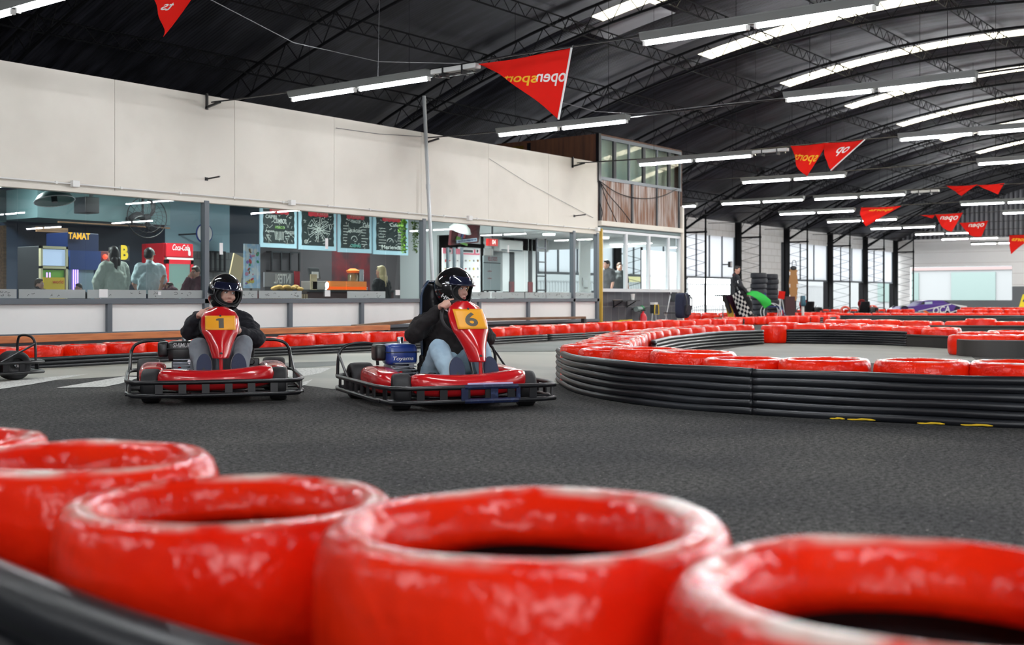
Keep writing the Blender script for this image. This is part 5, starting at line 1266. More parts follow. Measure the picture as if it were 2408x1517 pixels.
b = MB(); q = atP(664, 676, 15.75); b.box2((q.x-.4, 15.75, .9), (q.x+.4, 15.78, q.z+.01)); ob('foot', b, DARK, mt)
a, c = atP(724, 680, 15.2), atP(925, 680, 15.2); b = MB(); b.box2((a.x, 15.2, 0), (c.x, 16.0, .90)); ct = solo('bar_counter', b, M('brown_bar_front', (.10, .05, .05), .5), 'long dark bar counter below the chalkboards', 'counter'); b = MB(); b.box2((a.x-.02, 15.15, .90), (c.x+.02, 16.05, .94)); ob('counter_top', b, DARK, ct)
b = MB(); pbm(b, 776, 661, 862, 681, 15.3, .3); b.box2((atP(776, 661, 15.3).x, 15.3, .93), (atP(862, 661, 15.3).x, 15.6, 1.0)); solo('display_case', b, M('glowing_orange_case', (.75, .20, .04), .4, emit=((1, .30, .05), .35)), 'orange lit display case on the bar counter', 'display case')
t = thing('cash_register', 'grey cash register with white paper label on the bar counter', 'cash register', (atP(752, 676, 15.35).x, 15.5, .94))
b = MB(); b.box((0, 0, .08), (.36, .3, .16)); ob('base', b, M('beige_grey_plastic', (.30, .26, .24), .5), t, bev=.01); b = MB(); b.box((.02, .02, .30), (.26, .04, .2), Euler((R_(-14), 0, 0))); b.box((.02, .05, .18), (.05, .05, .1)); ob('screen', b, DARK, t, bev=.008); b = MB(); b.box((.0, -.03, .27), (.16, .008, .12)); ob('paper_label', b, PAPER, t)
b = MB(); q = atP(737, 665, 15.35); b.box2((q.x-.07, 15.35, .94), (q.x+.09, 15.36, 1.22)); solo('order_sheet', b, M('warm_lit_paper', (.75, .58, .36), .6), 'warm cream sheet standing left of the cash register', 'paper')
t = thing('coffee_machine', 'chrome and orange coffee machine on the right end of the bar counter', 'coffee machine', (atP(845, 676, 15.5).x, 15.6, .94))
b = MB(); b.box((0, 0, .03), (.36, .3, .06)); b.box((.11, .05, .22), (.12, .2, .36)); ob('body', b, CHROME, t, bev=.01); b = MB(); b.lathe([(.09, .06), (.10, .12), (.10, .28), (.07, .32)], 20, TR((-.07, 0, 0))); ob('tank', b, M('olive_glass', (.20, .20, .12), .2), t, 40); b = MB(); b.lathe([(.0, .33), (.11, .33), (.13, .37), (.05, .41), (0, .41)], 20, TR((-.07, 0, 0))); ob('lid', b, M('orange_lid', (.75, .22, .05), .4), t, 40)
b = MB(); b.ell(atP(769, 671, 15.22), (.035, .03, .06)); q = atP(769, 671, 15.22); b.cyl((q.x, 15.25, .94), q, .012, n=8); solo('counter_lamp', b, M('bright_bulb', (1, 1, .95), .4, emit=((.9, 1, .95), 5)), 'small bright oval lamp on the bar counter', 'lamp', smooth=180)
# hanging plants
LEAF = M('bright_green_leaf', (.16, .36, .02), .6); LEAF2 = M('dull_green_leaf', (.10, .18, .03), .6)
for k, (x0, y0, y1, m, lab) in enumerate(((947, 515, 598, LEAF, 'bright green trailing plant hanging in front of the last chalkboard'), (975, 522, 596, LEAF2, 'duller green trailing plant hanging right of the brighter one'))):
    p = 15.4; a, c = atP(x0, y0, p), atP(x0, y1, p); t = thing('hanging_plant', lab, 'plant', (a.x, p, c.z)); rnd = random.Random(k); H = a.z-c.z; b = MB()
    for i in range(150):
        z = rnd.uniform(0, 1)**.7*H; x = rnd.uniform(-.09, .09)*(1 if z > H*.35 else .5)+(.04 if z < H*.35 else 0); y = rnd.uniform(-.06, .06); s_ = rnd.uniform(.018, .032); R3 = Euler((rnd.uniform(-1, 1), rnd.uniform(-1, 1), rnd.uniform(0, 6))).to_matrix()
        P = [V((x, y, z))+R3 @ V(q) for q in ((0, -s_, 0), (s_*.7, 0, .004), (0, s_*1.2, 0), (-s_*.7, 0, .004))]; n0 = len(b.v); b.v += P; b.q(n0, n0+1, n0+2, n0+3)
    ob('leaves', b, m, t); b = MB()
    for x in (-.04, 0, .05): b.tube([(x, 0, 0.04), (x*.8, 0, H*.6), (0, 0, H+.05)], .005, 4)
    ob('stems', b, m, t); b = MB(); b.lathe([(.05, H+.05), (.09, H+.20), (.085, H+.2), (.0, H+.07)], 16); b.tube([(0, 0, H+.2), (0, 0, 2.94-c.z)], .004, 4); ob('pot', b, DARK, t, 40)
# right part of the cafe: menus, screen, results board, clock
PINK = M('pink_menu_header', (.75, .12, .2), .5)
b = pb(1042, 583, 1128, 690, 17.0, .04, .5); mb_ = solo('food_menu_board', b, PAPER, 'white food menu board with pink header behind the centre driver helmet', 'menu board'); b = pb(1042, 583, 1128, 600, 16.985, .012); ob('header', b, PINK, mb_)
for x0, x1 in ((1050, 1062), (1088, 1114), (1119, 1127)): o = ob('header_box', pb(x0, 585, x1, 596, 16.975, .008), PAPER, mb_); ob('dark_print', pb(x0+2, 587, x1-2, 594, 16.97, .006), DARK, o)
rnd = random.Random(8); fm = [cm[0], cm[4], cm[6], M('food_grey', (.3, .3, .3), .6), M('food_tan', (.6, .42, .25), .6)]
for r_ in range(3):
    for i in range(9):
        q = atP(1048+9.5*i, 613+19*r_, 16.99); b = MB(); b.ell((q.x, 16.99, q.z), (rnd.uniform(.02, .04), .006, rnd.uniform(.015, .035)), None, 10, 6); ob('food_picture', b, fm[rnd.randint(0, 4)], mb_, 180)
for x in (1055, 1070, 1088):
    b = MB(); a = atP(x, 582, 16.0); b.box2((a.x-.025, 16.0, 0), (a.x+.025, 16.05, a.z)); solo('steel_post', b, GREY_ST, {1055: 'left', 1070: 'middle', 1088: 'right'}[x]+' one of three grey upright bars in front of the pink menu', 'post')
o = atP(1092, 552, 16.6); t = thing('wall_screen', 'tilted dark red advertising screen with colourful stripes and white text strip', 'screen', o, rot=(0, R_(-6), 0))
b = MB(); b.box((0, 0, 0), (1.0, .08, .42), Euler((R_(12), 0, 0))); ob('panel', b, REDW, t, bev=.01)
for x, z, dx, dz, m in ((-.2, .06, .12, .24, cm[2]), (-.14, -.02, .08, .16, BLUEP), (-.28, -.08, .14, .10, GRN), (-.05, .02, .07, .2, cm[4]), (-.1, -.2, .25, .05, GRN)):
    b = MB(); b.box((x, -.05-.2*z*0, z), (dx, .02, dz), Euler((R_(12), R_(15), 0))); ob('coloured_stripe', b, m, t)
b = MB(); b.box((-.02, -.075, -.135), (.72, .02, .075)); sb = ob('text_strip', b, M('pale_blue_strip', (.45, .6, .75), .5), t)
b = MB(); rnd = random.Random(2)
for i in range(24): b.box((-.33+.027*i, -.087, -.135+rnd.uniform(-.004, .004)), (rnd.uniform(.008, .02), .004, rnd.uniform(.02, .04)))
ob('printed_marks', b, M('navy_print', (.03, .06, .2), .5), sb); b = MB(); b.bar((0, 0, .2), (0, 0, 2.95-o.z), .05, .05); ob('ceiling_mount', b, DARK, t)
b = pb(1148, 561, 1171, 579, 15.6, .06); ck = solo('led_clock', b, M('red_led_panel', (.35, .01, .01), .4, emit=((1, .03, .02), .5)), 'small red lit number display above the results board', 'clock'); ptxt('04', 1161, 570, 15.6, .12, .10, M('led_white', (1, .8, .75), .4, emit=((1, .75, .7), 1.5)), ck, 'digits', bold=.02)
b = MB(); a = atP(1160, 561, 15.6); b.bar((a.x, 15.63, a.z), (a.x, 15.63, 2.95), .03, .03); ob('hanger', b, DARK, ck)
b = pb(1138, 601, 1177, 684, 15.0, .04); rb = solo('results_board', b, M('pale_grey_board', (.58, .64, .66), .5), 'white results board with red heading behind the right cafe glass', 'notice board'); ptxt('RESULTADOS', 1158, 609.5, 15.0, .31, .085, M('red_heading', (.45, .02, .05), .5), rb, bold=.0)
b = MB(); pbm(b, 1138, 617, 1177, 620, 14.99, .01); pbm(b, 1138, 682, 1177, 685, 14.99, .01); ob('dark_rule', b, DARK, rb); ptxt('CARRERA', 1151, 638, 15.0, .14, .025, CHR, rb); ptxt('CARRERA', 1151, 655, 15.0, .14, .025, CHR, rb); b = MB(); a = atP(1158, 684, 15); b.box2((a.x-.15, 15.01, 0), (a.x-.12, 15.04, a.z)); b.box2((a.x+.12, 15.01, 0), (a.x+.15, 15.04, a.z)); ob('legs', b, DARK, rb)
for i, (x0, x1, m) in enumerate(((1130, 1137, PAPER), (1182, 1198, CWHITE), (1210, 1242, CWHITE), (1252, 1263, CWHITE), (1199, 1209, DARK), (1243, 1251, DARK))):
    b = MB(); a, c = atP(x0, 560, 17.5), atP(x1, 560, 17.5); b.box2((a.x, 17.5, 0), (c.x, 17.8, 2.95)); q = struct('trim_%d' % (14+i), b, m)
    if i in (1, 2): b = MB(); b.box2((c.x-.02, 17.47, 0), (c.x+.16, 17.6, 1.2)); ob('red_dado', b, REDW, q)
b = MB(); a, c = atP(1263, 560, 15.8), atP(1284, 690, 15.8)
for x in (a.x, c.x): b.box2((x-.015, 15.8, 0), (x+.015, 15.83, a.z))
for i in range(6): z = .3+i*.33; b.box2((a.x, 15.8, z), (c.x, 15.83, z+.03))
solo('black_ladder', b, BLACKP, 'black ladder-like metal frame behind glass at right end of cafe', 'ladder')
t = thing('white_table', 'white table with grey cloth seen through the right end of the glass', 'table', (atP(1312, 690, 16.0).x, 16.4, 0)); b = MB(); b.box((0, 0, .74), (.9, .7, .04)); ob('table_top', b, WHITEPL, t)
for x in (-.4, .4):
    for y in (-.3, .3): b = MB(); b.box((x, y, .36), (.04, .04, .72)); ob('leg', b, ALU, t)
b = MB(); b.ell((0, 0, .80), (.36, .24, .10)); solo('cloth_heap', b, M('greyish_cloth', (.32, .30, .32), .9), 'greyish cloth heap on white table at right end of cafe', 'cloth', loc=t.location, smooth=180)
t = thing('door_leaf', 'white door with paper notice at the right end of the cafe front', 'door', (atP(1375, 690, 14.4).x, 14.4, 0)); b = MB(); b.box((0, 0, 1.05), (.42, .04, 2.1)); ob('leaf', b, WHITEPL, t, bev=.005); b = MB(); b.box((0, -.025, 1.12), (.15, .005, .16)); ob('notice', b, PAPER, t); b = MB(); b.box((0, -.03, 1.02), (.15, .006, .012)); ob('dark_line', b, DARK, t); b = MB(); b.tube([(-.17, -.05, 1.05), (-.17, -.05, 1.25)], .01, 6); ob('handle', b, CHROME, t)
b = MB(); a = atP(1378, 696, 15.0); b.box((a.x, 15.0, .6), (.5, .3, .5)); solo('brick_red_box', b, M('brick_red', (.28, .05, .03), .8), 'brick red box behind the white door at floor level', 'box'); 
# ---------------------------------------------------------------- people in the cafe and booth
def stand(k=1.0, elR=(.02, -.25, 1.13), wrR=(.10, -.27, .90), elL=(.02, .25, 1.13), wrL=(.10, .27, .90), lean=0.0, headp=(0.03, 0, 1.63)):
    J = dict(pel=(0, 0, .95), chest=(lean*.6, 0, 1.26), neck=(lean*.9-.01, 0, 1.50), head=(lean+headp[0], headp[1], headp[2]), shR=(lean*.8, -.175, 1.41), shL=(lean*.8, .175, 1.41), elR=elR, wrR=wrR, elL=elL, wrL=wrL,
        hipR=(0, -.09, .92), hipL=(0, .09, .92), knR=(.02, -.10, .50), knL=(.02, .10, .50), anR=(-.02, -.10, .09), anL=(-.02, .10, .09), toR=(.13, -.11, .045), toL=(.13, .11, .045))
    return {a: V(v)*k for a, v in J.items()}
def man(label, x, y, p, rz, k, top, legs, hairf, hairm, headrot=(0, 0), sleeve=1.0, fat=1.0, face=True, skin=SKIN, z0=None, **kw):
    """pixel x of the body axis, pixel y of the head top"""
    q = atP(x, y, p); J = stand(k, **kw); Mh = TR(J['head'], rz=headrot[0], ry=headrot[1], sc_=k)
    return person(label, (q.x, q.y, q.z-1.745*k if z0 is None else z0), rz, J, None, skin, top, legs, DARK, Mh, 0, hairf, hairm, voxel=.014, fat=fat, sleeve=sleeve, face=face)
def long_hair(b): short_hair(b); b.ell((-.05, 0, -.04), (.075, .095, .17)); b.cap((-.085, .03, -.1), (-.125, .02, -.40), .06, .03); b.cap((-.085, -.035, -.1), (-.12, -.03, -.36), .055, .025)
PALESH = M('pale_green_shirt', (.46, .52, .46), .9); PALEB = M('pale_blue_tee', (.50, .62, .66), .9); MAROON = M('maroon_jumper', (.07, .012, .025), .9); BLKT = M('black_tee', (.02, .02, .022), .9); JEAN = M('dark_jeans', (.03, .04, .07), .9)
AWAY = R_(90)
man('person seen from behind with long dark hair and pale green shirt', 268, 582, 16.2, AWAY, .93, PALESH, JEAN, long_hair, HAIRD, sleeve=1, fat=1.12, face=False, elR=(.06, -.27, 1.15), elL=(.06, .29, 1.15))
def cap_hat(b): b.ell((-.01, 0, .055), (.108, .09, .085))
pm = man('person seen from behind in pale blue tee shirt and grey cap, before the red fridge', 352, 586, 16.1, R_(70), .93, PALEB, JEAN, short_hair, HAIRD, sleeve=.75, fat=1.1, face=False, headrot=(R_(-35), R_(14)), elL=(.12, .24, 1.14), wrL=(.28, .16, 1.05))
CAPM = M('grey_mesh_cap', (.26, .30, .28), .8, var=(90, (.12, .14, .13), .45, .55)); J = stand(.93); b = MB(); bb = MB(); cap_hat(bb); bb.ell((.10, 0, .055), (.07, .07, .012)); b.add(bb, TR(J['head'], rz=R_(-35), ry=R_(14), sc_=.93)); ob('cap', b, CAPM, pm, 180)
man('person in dark maroon hooded top resting cheek on hand, right of the red fridge', 462, 628, 15.6, R_(195), .80, MAROON, JEAN, short_hair, HAIRB, fat=1.15, elR=(.22, -.16, 1.18), wrR=(.15, -.07, 1.50), headrot=(0, R_(12)))
man('child whose dark-haired head just shows above the frosted strip, left of the claw machine', 90, 657, 15.2, R_(-60), .60, BLKT, JEAN, short_hair, HAIRB)
man('dark-haired person mostly hidden below the window edge, right of the claw machine', 186, 668, 15.2, R_(200), .56, BLKT, JEAN, short_hair, HAIRD)
man('person with bare raised forearm sitting low between man in cap and fridge', 398, 655, 15.7, R_(180), .62, MAROON, JEAN, short_hair, HAIRB, sleeve=.8, elR=(.2, -.2, 1.2), wrR=(.16, -.1, 1.62), headp=(.0, 0, 1.52))
man('person with long blond hair and dark clothes seen from behind at the counter', 898, 627, 14.5, R_(100), .88, BLKT, JEAN, lambda b: (long_hair(b), b.cap((-.06, .06, -.1), (-.09, .09, -.42), .04, .015), b.cap((-.06, -.06, -.1), (-.09, -.10, -.36), .04, .015)), HAIRY, face=False, fat=1.0)
man('person in grey and maroon top at the booth window, seen in profile', 1428, 613, 14.7, R_(165), .84, M('grey_tee', (.07, .07, .075), .9), JEAN, short_hair, HAIRD, fat=1.15, sleeve=.7)
man('smiling person in dark tee at the booth window, right of the one in profile', 1456, 619, 14.9, R_(-120), .80, M('charcoal_tee', (.06, .065, .065), .9), JEAN, short_hair, HAIRB, fat=1.15, sleeve=.7)
# ---------------------------------------------------------------- control booth on two floors
BF = PW-.02; s0, s1 = 20.95, 24.55
BROWN = M('dark_brown_boards', (.12, .045, .02), .7, var=(2, (.05, .02, .012), .35, .7, (6, 6, .5)))
BOARD = M('weathered_boards', (.46, .40, .38), .75, var=(2.0, (.22, .10, .055), .40, .60, (5, 5, .5)))
o3 = xyz(BOARD); sawt = math_(BOARD, 'FRACT', math_(BOARD, 'DIVIDE', o3[0], .105)); gap = math_(BOARD, 'LESS_THAN', sawt, .08)
src = BS(BOARD).inputs['Base Color'].links[0].from_socket; L(BOARD, mixc(BOARD, gap, src, (.03, .018, .012)), BS(BOARD).inputs['Base Color'])
b = MB(); b.box2((s0, BF+.12, 0), (s1, BF+.22, .95)); struct('wall_booth', b, GTILE)
b = MB(); b.box2((s0, BF+.02, 2.45), (s1, BF+.1, 3.38)); struct('wall_booth', b, BOARD)
b = MB(); b.box2((s0-.02, BF-.06, 2.36), (s1+.05, BF+.1, 2.47)); struct('trim_18', b, WHITE, bev=.01)
b = MB(); b.box2((s0, BF+.0, 2.28), (s1, BF+.1, 2.36)); struct('trim_19', b, M('teal_grey_beam', (.16, .22, .22), .6))
b = MB(); b.box2((s0, BF, 4.32), (s1+.02, 18, 4.36)); b.box2((s0-.06, BF+.02, 3.3), (s0, 17.6, 4.34)); b.box2((s1, BF, 2.45), (s1+.05, 17.6, 4.34)); struct('wall_booth', b, BROWN)
b = MB(); b.box2((s0-.07, BF-.02, 3.3), (s0+.02, BF+.06, 4.36)); b.box2((s0-.065, 15.4, 3.5), (s0-.04, 15.5, 4.3)); struct('trim_22', b, BLACKP)
b = MB(); b.box2((s0-.075, 15.6, 3.75), (s0-.06, 16.6, 4.25)); struct('window_30', b, M('amber_dark_window', (.10, .06, .01), .2))
b = MB(); b.box2((s0, 17.5, 0), (s1, 17.6, .95)); b.box2((s0, 17.5, 2.0), (s1, 17.6, 4.3)); b.box2((s0, 17.5, .9), (s0+.9, 17.6, 2.1)); b.box2((s0, BF+.1, 2.30), (s1, 17.5, 2.40)); q = struct('wall_booth', b, CWHITE)
b = MB(); b.box2((s1-.06, BF+.15, 0), (s1, 17.5, .95)); b.box2((s1-.04, BF+.15, 2.05), (s1, 17.5, 2.3)); struct('wall_booth', b, CWHITE)
b = MB(); b.box2((s0+.05, BF+.16, 3.4), (s1-.05, BF+.18, 4.28)); struct('wall_booth', b, M('cream_curtain', (.88, .86, .72), .8, var=(1.2, (.60, .70, .64), .4, .7)))
# upper windows: dark frames, six panes
b = MB(); b.box2((s0, BF-.01, 3.36), (s1, BF+.05, 3.43)); b.box2((s0, BF-.01, 4.25), (s1, BF+.05, 4.32)); uw = struct('window_31', b, GREY_ST)
ux = [s0+.03, 21.56, 22.17, 22.82, 23.42, 23.98, s1-.03]
for i, x in enumerate(ux):
    bb = MB(); wd = .05 if i % 2 == 0 else .10; bb.box2((x-wd/2, BF-.005, 3.42), (x+wd/2, BF+.045, 4.26)); ob('mullion', bb, GREY_ST if i % 2 == 0 else DARK, uw)
for i in range(6):
    bb = pane(ux[i]+.03, ux[i+1]-.03, BF+.02, 3.43, 4.25); ob('pane', bb, GLASS, uw)
# black posts between the boards
b = MB()
for x in (s0+.02, 22.3, 23.4, s1-.1): b.box2((x-.03, BF-.01, 2.46), (x+.03, BF+.03, 3.38))
struct('trim_23', b, DARK)
# lower sliding windows
b = MB(); b.box2((s0+.05, BF, .93), (s1, BF+.08, 1.0)); b.box2((s0+.05, BF, 2.22), (s1, BF+.08, 2.29)); lw_ = struct('window_32', b, ALU)
lx = [s0+.08, 22.05, 23.05, 23.95, s1-.04]
for i, x in enumerate(lx): bb = MB(); bb.box2((x-.035, BF-.01, .98), (x+.035, BF+.07, 2.24)); ob('mullion', bb, ALU, lw_)
for i in range(4): bb = pane(lx[i]+.035, lx[i+1]-.035, BF+.03, 1.0, 2.23); ob('pane', bb, GLASS, lw_)
b = MB(); b.box2((s0+.03, BF-.03, 0), (s0+.07, BF+.05, 2.3)); yp = struct('trim_24', b, M('yellow_edge', (.6, .38, .05), .6))
b = MB(); b.box2((s1-.02, BF-.05, 0), (s1+.06, BF+.1, 3.0)); struct('trim_25', b, WHITE)
b = MB(); b.box((22.6, 17.35, 2.08), (.95, .22, .28)); ac = solo('air_conditioner', b, WHITEPL, 'white air conditioner on the back wall inside the booth', 'air conditioner', bev=.03, seg=3)
b = MB(); b.box((22.6, 17.23, 1.97), (.85, .01, .03)); ob('vent', b, GREY_ST, ac)
for i, (s, p) in enumerate(((21.6, 15.4), (23.6, 15.2))):
    t = thing('booth_ceiling_lamp', 'round flat ceiling lamp inside the booth, %s' % ('left one' if i == 0 else 'right one'), 'ceiling light', (s, p, 2.29))
    b = MB(); b.cyl((0, 0, -.05), (0, 0, -.01), .14, n=24); ob('diffuser', b, LAMPM, t, 40); b = MB(); b.cyl((0, 0, -.015), (0, 0, .01), .16, n=24); ob('rim', b, WHITEPL, t, 40)
    ld = bpy.data.lights.new('booth_fill', 'AREA'); ld.energy = CAFE_W*1.0; ld.size = .3; lo = bpy.data.objects.new('added_glow', ld); COL.objects.link(lo); lo.parent = t; lo.location = (0, 0, -.07)  # unseen area light added to brighten the booth room
ld = bpy.data.lights.new('upper_fill', 'AREA'); ld.energy = CAFE_W*.35; ld.size = .4  # unseen area light added for the upper room
t = thing('upper_room_lamp', 'ceiling lamp in the upper room of the booth behind the cream curtain windows', 'ceiling light', (22.6, 14.9, 4.28)); b = MB(); b.cyl((0, 0, -.04), (0, 0, .0), .15, n=20); ob('diffuser', b, LAMPM, t, 40); lo = bpy.data.objects.new('added_glow', ld); COL.objects.link(lo); lo.parent = t; lo.location = (0, 0, -.07)
t = thing('desk_monitor', 'small monitor with green and blue picture on the booth sill', 'monitor', atP(1524, 672, 14.4)); b = MB(); b.box((0, 0, .05), (.34, .03, .22)); ob('frame', b, WHITEPL, t, bev=.005)
for x, m in ((-.08, M('teal_picture', (.05, .35, .35), .4, emit=((.1, .7, .7), .6))), (.08, M('green_picture', (.05, .4, .15), .4, emit=((.1, .8, .3), .5)))): b = MB(); b.box((x, -.018, .05), (.14, .006, .17)); ob('picture', b, m, t)
b = MB(); b.box2((-.02, 0, -t.location.z+.02), (.02, .03, -.05)); ob('stand', b, DARK, t)
b = MB(); b.box2((21.1, 13.86, .0), (24.3, 14.3, .93)); solo('booth_desk', b, CWHITE, 'long white desk inside the booth below its window', 'desk')
# loose black cables on the boards
for k, (P, lab) in enumerate(((((1410, 425), (1450, 455), (1500, 468), (1550, 466), (1592, 445)), 'black cable drooping in a wide arc over the weathered boards'), (((1410, 425), (1432, 460), (1460, 490), (1492, 533)), 'black cable running diagonally down to the white beam'), (((1412, 428), (1425, 470), (1440, 500), (1453, 528)), 'black cable hanging steeply on the left of the boards'), (((1408, 470), (1418, 500), (1412, 520), (1424, 526)), 'short curled black cable at the lower left of the boards'), (((1405, 382), (1440, 378), (1480, 376), (1520, 374)), 'black cable passing in front of the upper booth windows'))):
    cable([atP(x, y, BF-.03) for x, y in smoothp([(x, y, 0) for x, y in P], 2) for x, y in [(x, y)]] if False else [atP(v.x, v.y, BF-.03) for v in smoothp([(x, y, 0) for x, y in P], 2)], .010, lab, 0, None, 2)
# clutter below the booth window
t = thing('wall_shelf', 'narrow dark shelf under the booth window', 'shelf', atP(1468, 707, BF)); b = MB(); b.box((0, -.06, 0), (.75, .26, .025)); ob('board', b, DARK, t)
for x in (-.28, .28): b = MB(); b.bar((x, .1, -.14), (x, -.14, -.01), .02, .02); b.bar((x, .1, -.16), (x, .1, 0), .02, .02); ob('bracket', b, BLACKP, t)
b = MB(); b.lathe([(.035, 0), (.05, .14), (.045, .14), (.03, .01), (0, .01)], 16); solo('white_cup', b, WHITEPL, 'white tumbler on the shelf under the booth window', 'cup', loc=atP(1488, 705, BF-.05)+V((0, 0, -.005)), smooth=40)
q = atP(1452, 706, BF-.06); b = MB(); b.lathe([(.0, .0), (.09, .0), (.11, .015), (.0, .012)], 18); solo('white_plate', b, WHITEPL, 'white plate on the shelf under the booth window', 'plate', loc=(q.x, q.y, q.z-.004))
o = atP(1504, 727, BF-.05); t = thing('signal_lamp', 'grey cylinder lamp with green dome mounted on the booth wall', 'lamp', o); b = MB(); b.cyl((-.16, 0, 0), (.06, 0, 0), .06, n=18); ob('body', b, M('pale_green_grey', (.22, .30, .29), .5), t, 40); b = MB(); b.ell((.10, 0, 0), (.07, .075, .085)); ob('green_dome', b, M('green_glass_dome', (.01, .20, .07), .15, coat=.5), t, 180); b = MB(); b.bar((-.05, 0, 0), (-.05, .18, 0), .03, .03); ob('bracket', b, DARK, t)
o = atP(1538, 727, BF-.1); t = thing('timing_box', 'yellow and black timing box on a thin metal stand before the booth wall', 'device', (o.x, o.y, 0)); b = MB(); b.box((0, 0, o.z), (.16, .12, .2)); ob('case', b, DARK, t, bev=.01); b = MB(); b.tube([(-.1, -.07, o.z-.12), (.1, -.07, o.z-.12), (.08, -.07, o.z+.1), (-.08, -.07, o.z+.1)], .012, 6, True); ob('yellow_frame', b, YELL2, t); b = MB(); b.box((0, 0, o.z+.13), (.14, .12, .05)); ob('lid', b, PAPER, t)
b = MB(); b.tube([(-.07, 0, o.z-.1), (-.15, 0, 0)], .012, 6); b.tube([(.07, 0, o.z-.1), (.12, 0, 0)], .012, 6); ob('stand', b, ALU, t)
o = atP(1512, 752, 13.1); t = thing('fire_extinguisher', 'red fire extinguisher on the floor before the booth wall', 'fire extinguisher', (o.x, o.y, 0)); b = MB(); b.lathe([(0, .0), (.085, 0), (.09, .02), (.09, .36), (.06, .43), (.025, .46), (.025, .5), (0, .5)], 20); ob('cylinder', b, FRED, t, 40); b = MB(); b.box((0, -.01, .52), (.03, .12, .03)); b.bar((0, 0, .54), (.0, -.1, .58), .02, .015); ob('valve', b, DARK, t); b = MB(); b.tube(smoothp([(-.02, 0, .5), (-.13, 0, .48), (-.14, 0, .2), (-.10, 0, .12)], 2), .012, 6); ob('hose', b, DARK, t); b = MB(); b.lathe([(.0915, .14), (.0915, .28)], 10, None, False, -2.6, -.9); ob('white_label', b, PAPER, t)
# folding chair with backpack
o = atP(1588, 752, 12.95); t = thing('folding_chair', 'pale metal folding chair standing at the right corner of the booth', 'chair', (o.x, o.y, 0))
for y in (-.2, .2): b = MB(); b.tube([(-.22, y, 0), (.16, y, .92)], .013, 6); b.tube([(.22, y, 0), (-.16, y, .46)], .013, 6); ob('leg', b, ALU, t)
b = MB(); b.box((0, 0, .45), (.38, .4, .025)); ob('seat', b, DARK, t); b = MB(); b.box((.13, 0, .80), (.025, .4, .2)); ob('backrest', b, DARK, t)
o = atP(1605, 725, 12.75); b = MB(); b.add(rbox((0, 0, 0), (.34, .24, .58), .05)); bk = solo('backpack', b, M('dark_blue_fabric', (.012, .016, .04), .9), 'dark blue backpack hanging on the chair at the booth corner', 'bag', loc=(o.x, o.y, .62), smooth=180)
b = MB(); b.tube(smoothp([(-.1, -.12, .25), (-.13, -.2, .1), (-.1, -.13, -.2)], 2), .015, 6); b.tube(smoothp([(.1, -.12, .25), (.13, -.2, .1), (.1, -.13, -.2)], 2), .015, 6); ob('strap', b, DARK, bk); b = MB(); b.add(rbox((0, -.13, -.1), (.24, .08, .24), .03)); ob('front_pocket', b, M('dark_fabric', (.015, .015, .025), .9), bk, 180)
b = MB(); b.tube([atP(1434, 758, 13.45), atP(1486, 753, 13.45)], .018, 6); b.bar(atP(1440, 757.5, 13.45), atP(1440, 757.5, 13.45)+V((0, .26, 0)), .02, .02); b.bar(atP(1480, 753.6, 13.45), atP(1480, 753.6, 13.45)+V((0, .26, 0)), .02, .02); solo('yellow_pole', b, YELL2, 'yellow pole fixed low along the grey tiled booth wall', 'pole')
# ---------------------------------------------------------------- flag marshal with flags
RV = V((SS, -CC, 0)); FV = V((CC, SS, 0)); YR = math.atan2(RV.y, RV.x)
MZ = 35.4; q = atD(1763, 747, MZ); pz = q.z
b = MB(); b.box((0, 0, 0), (1.3, .55, pz)); solo('wooden_platform', b, WOOD2, 'low wooden platform under the flag marshal, mostly hidden by tyres', 'platform', loc=(q.x-.4*RV.x, q.y-.4*RV.y, pz/2), rot=(0, 0, YR))
J = dict(pel=(-.24, 0, .80), chest=(-.40, 0, 1.12), neck=(-.46, 0, 1.33), head=(-.39, 0, 1.475), shR=(-.43, -.16, 1.26), shL=(-.43, .16, 1.26), elR=(-.33, -.22, .98), wrR=(-.10, -.20, .76), elL=(-.30, .22, .98), wrL=(-.10, .12, .78),
    hipR=(-.22, -.08, .78), hipL=(-.22, .08, .78), knR=(-.02, -.10, .44), knL=(-.06, .10, .43), anR=(.02, -.10, .08), anL=(-.02, .10, .08), toR=(.17, -.11, .04), toL=(.13, .11, .04))
mar = person('person in black tracksuit with dark hair holding a green flag beside the checkered flag', q, YR, J, None, SKIN, M('black_tracksuit', (.012, .013, .018), .8), M('black_trousers', (.012, .012, .016), .8), M('black_shoe', (.01, .01, .01), .6), TR(J['head'], rz=R_(-38), ry=R_(10)), 0, short_hair, HAIRD, voxel=.012, fat=1.0)
b = MB(); b.ell((-.40, -.255, 1.10), (.035, .008, .05)); ob('sleeve_badge', b, PAPER, mar, 180); b = MB(); b.tube([(-.50, -.10, 1.28), (-.47, -.135, 1.1), (-.38, -.13, .85)], .006, 5); ob('piping', b, ALU, mar)
b = MB(); b.ell((-.48, 0, 1.31), (.06, .10, .05)); ob('red_collar', b, REDW, mar, 180)
def mp(x, y, dz=0.0): return atD(x, y, MZ+dz)
t = thing('flag_stand', 'thin black flag stand with bar and legs left of the marshal', 'stand', V((mp(1702, 750).x, mp(1702, 750).y, 0))); o = t.location
b = MB(); b.tube([mp(1680, 695)-o, mp(1745, 694)-o], .02, 6); ob('bar', b, BLACKP, t)
for x in (1700, 1763): b = MB(); a = mp(x, 696)-o; b.tube([a, (a.x, a.y, 0)], .018, 6); ob('leg', b, BLACKP if x == 1700 else ALU, t)
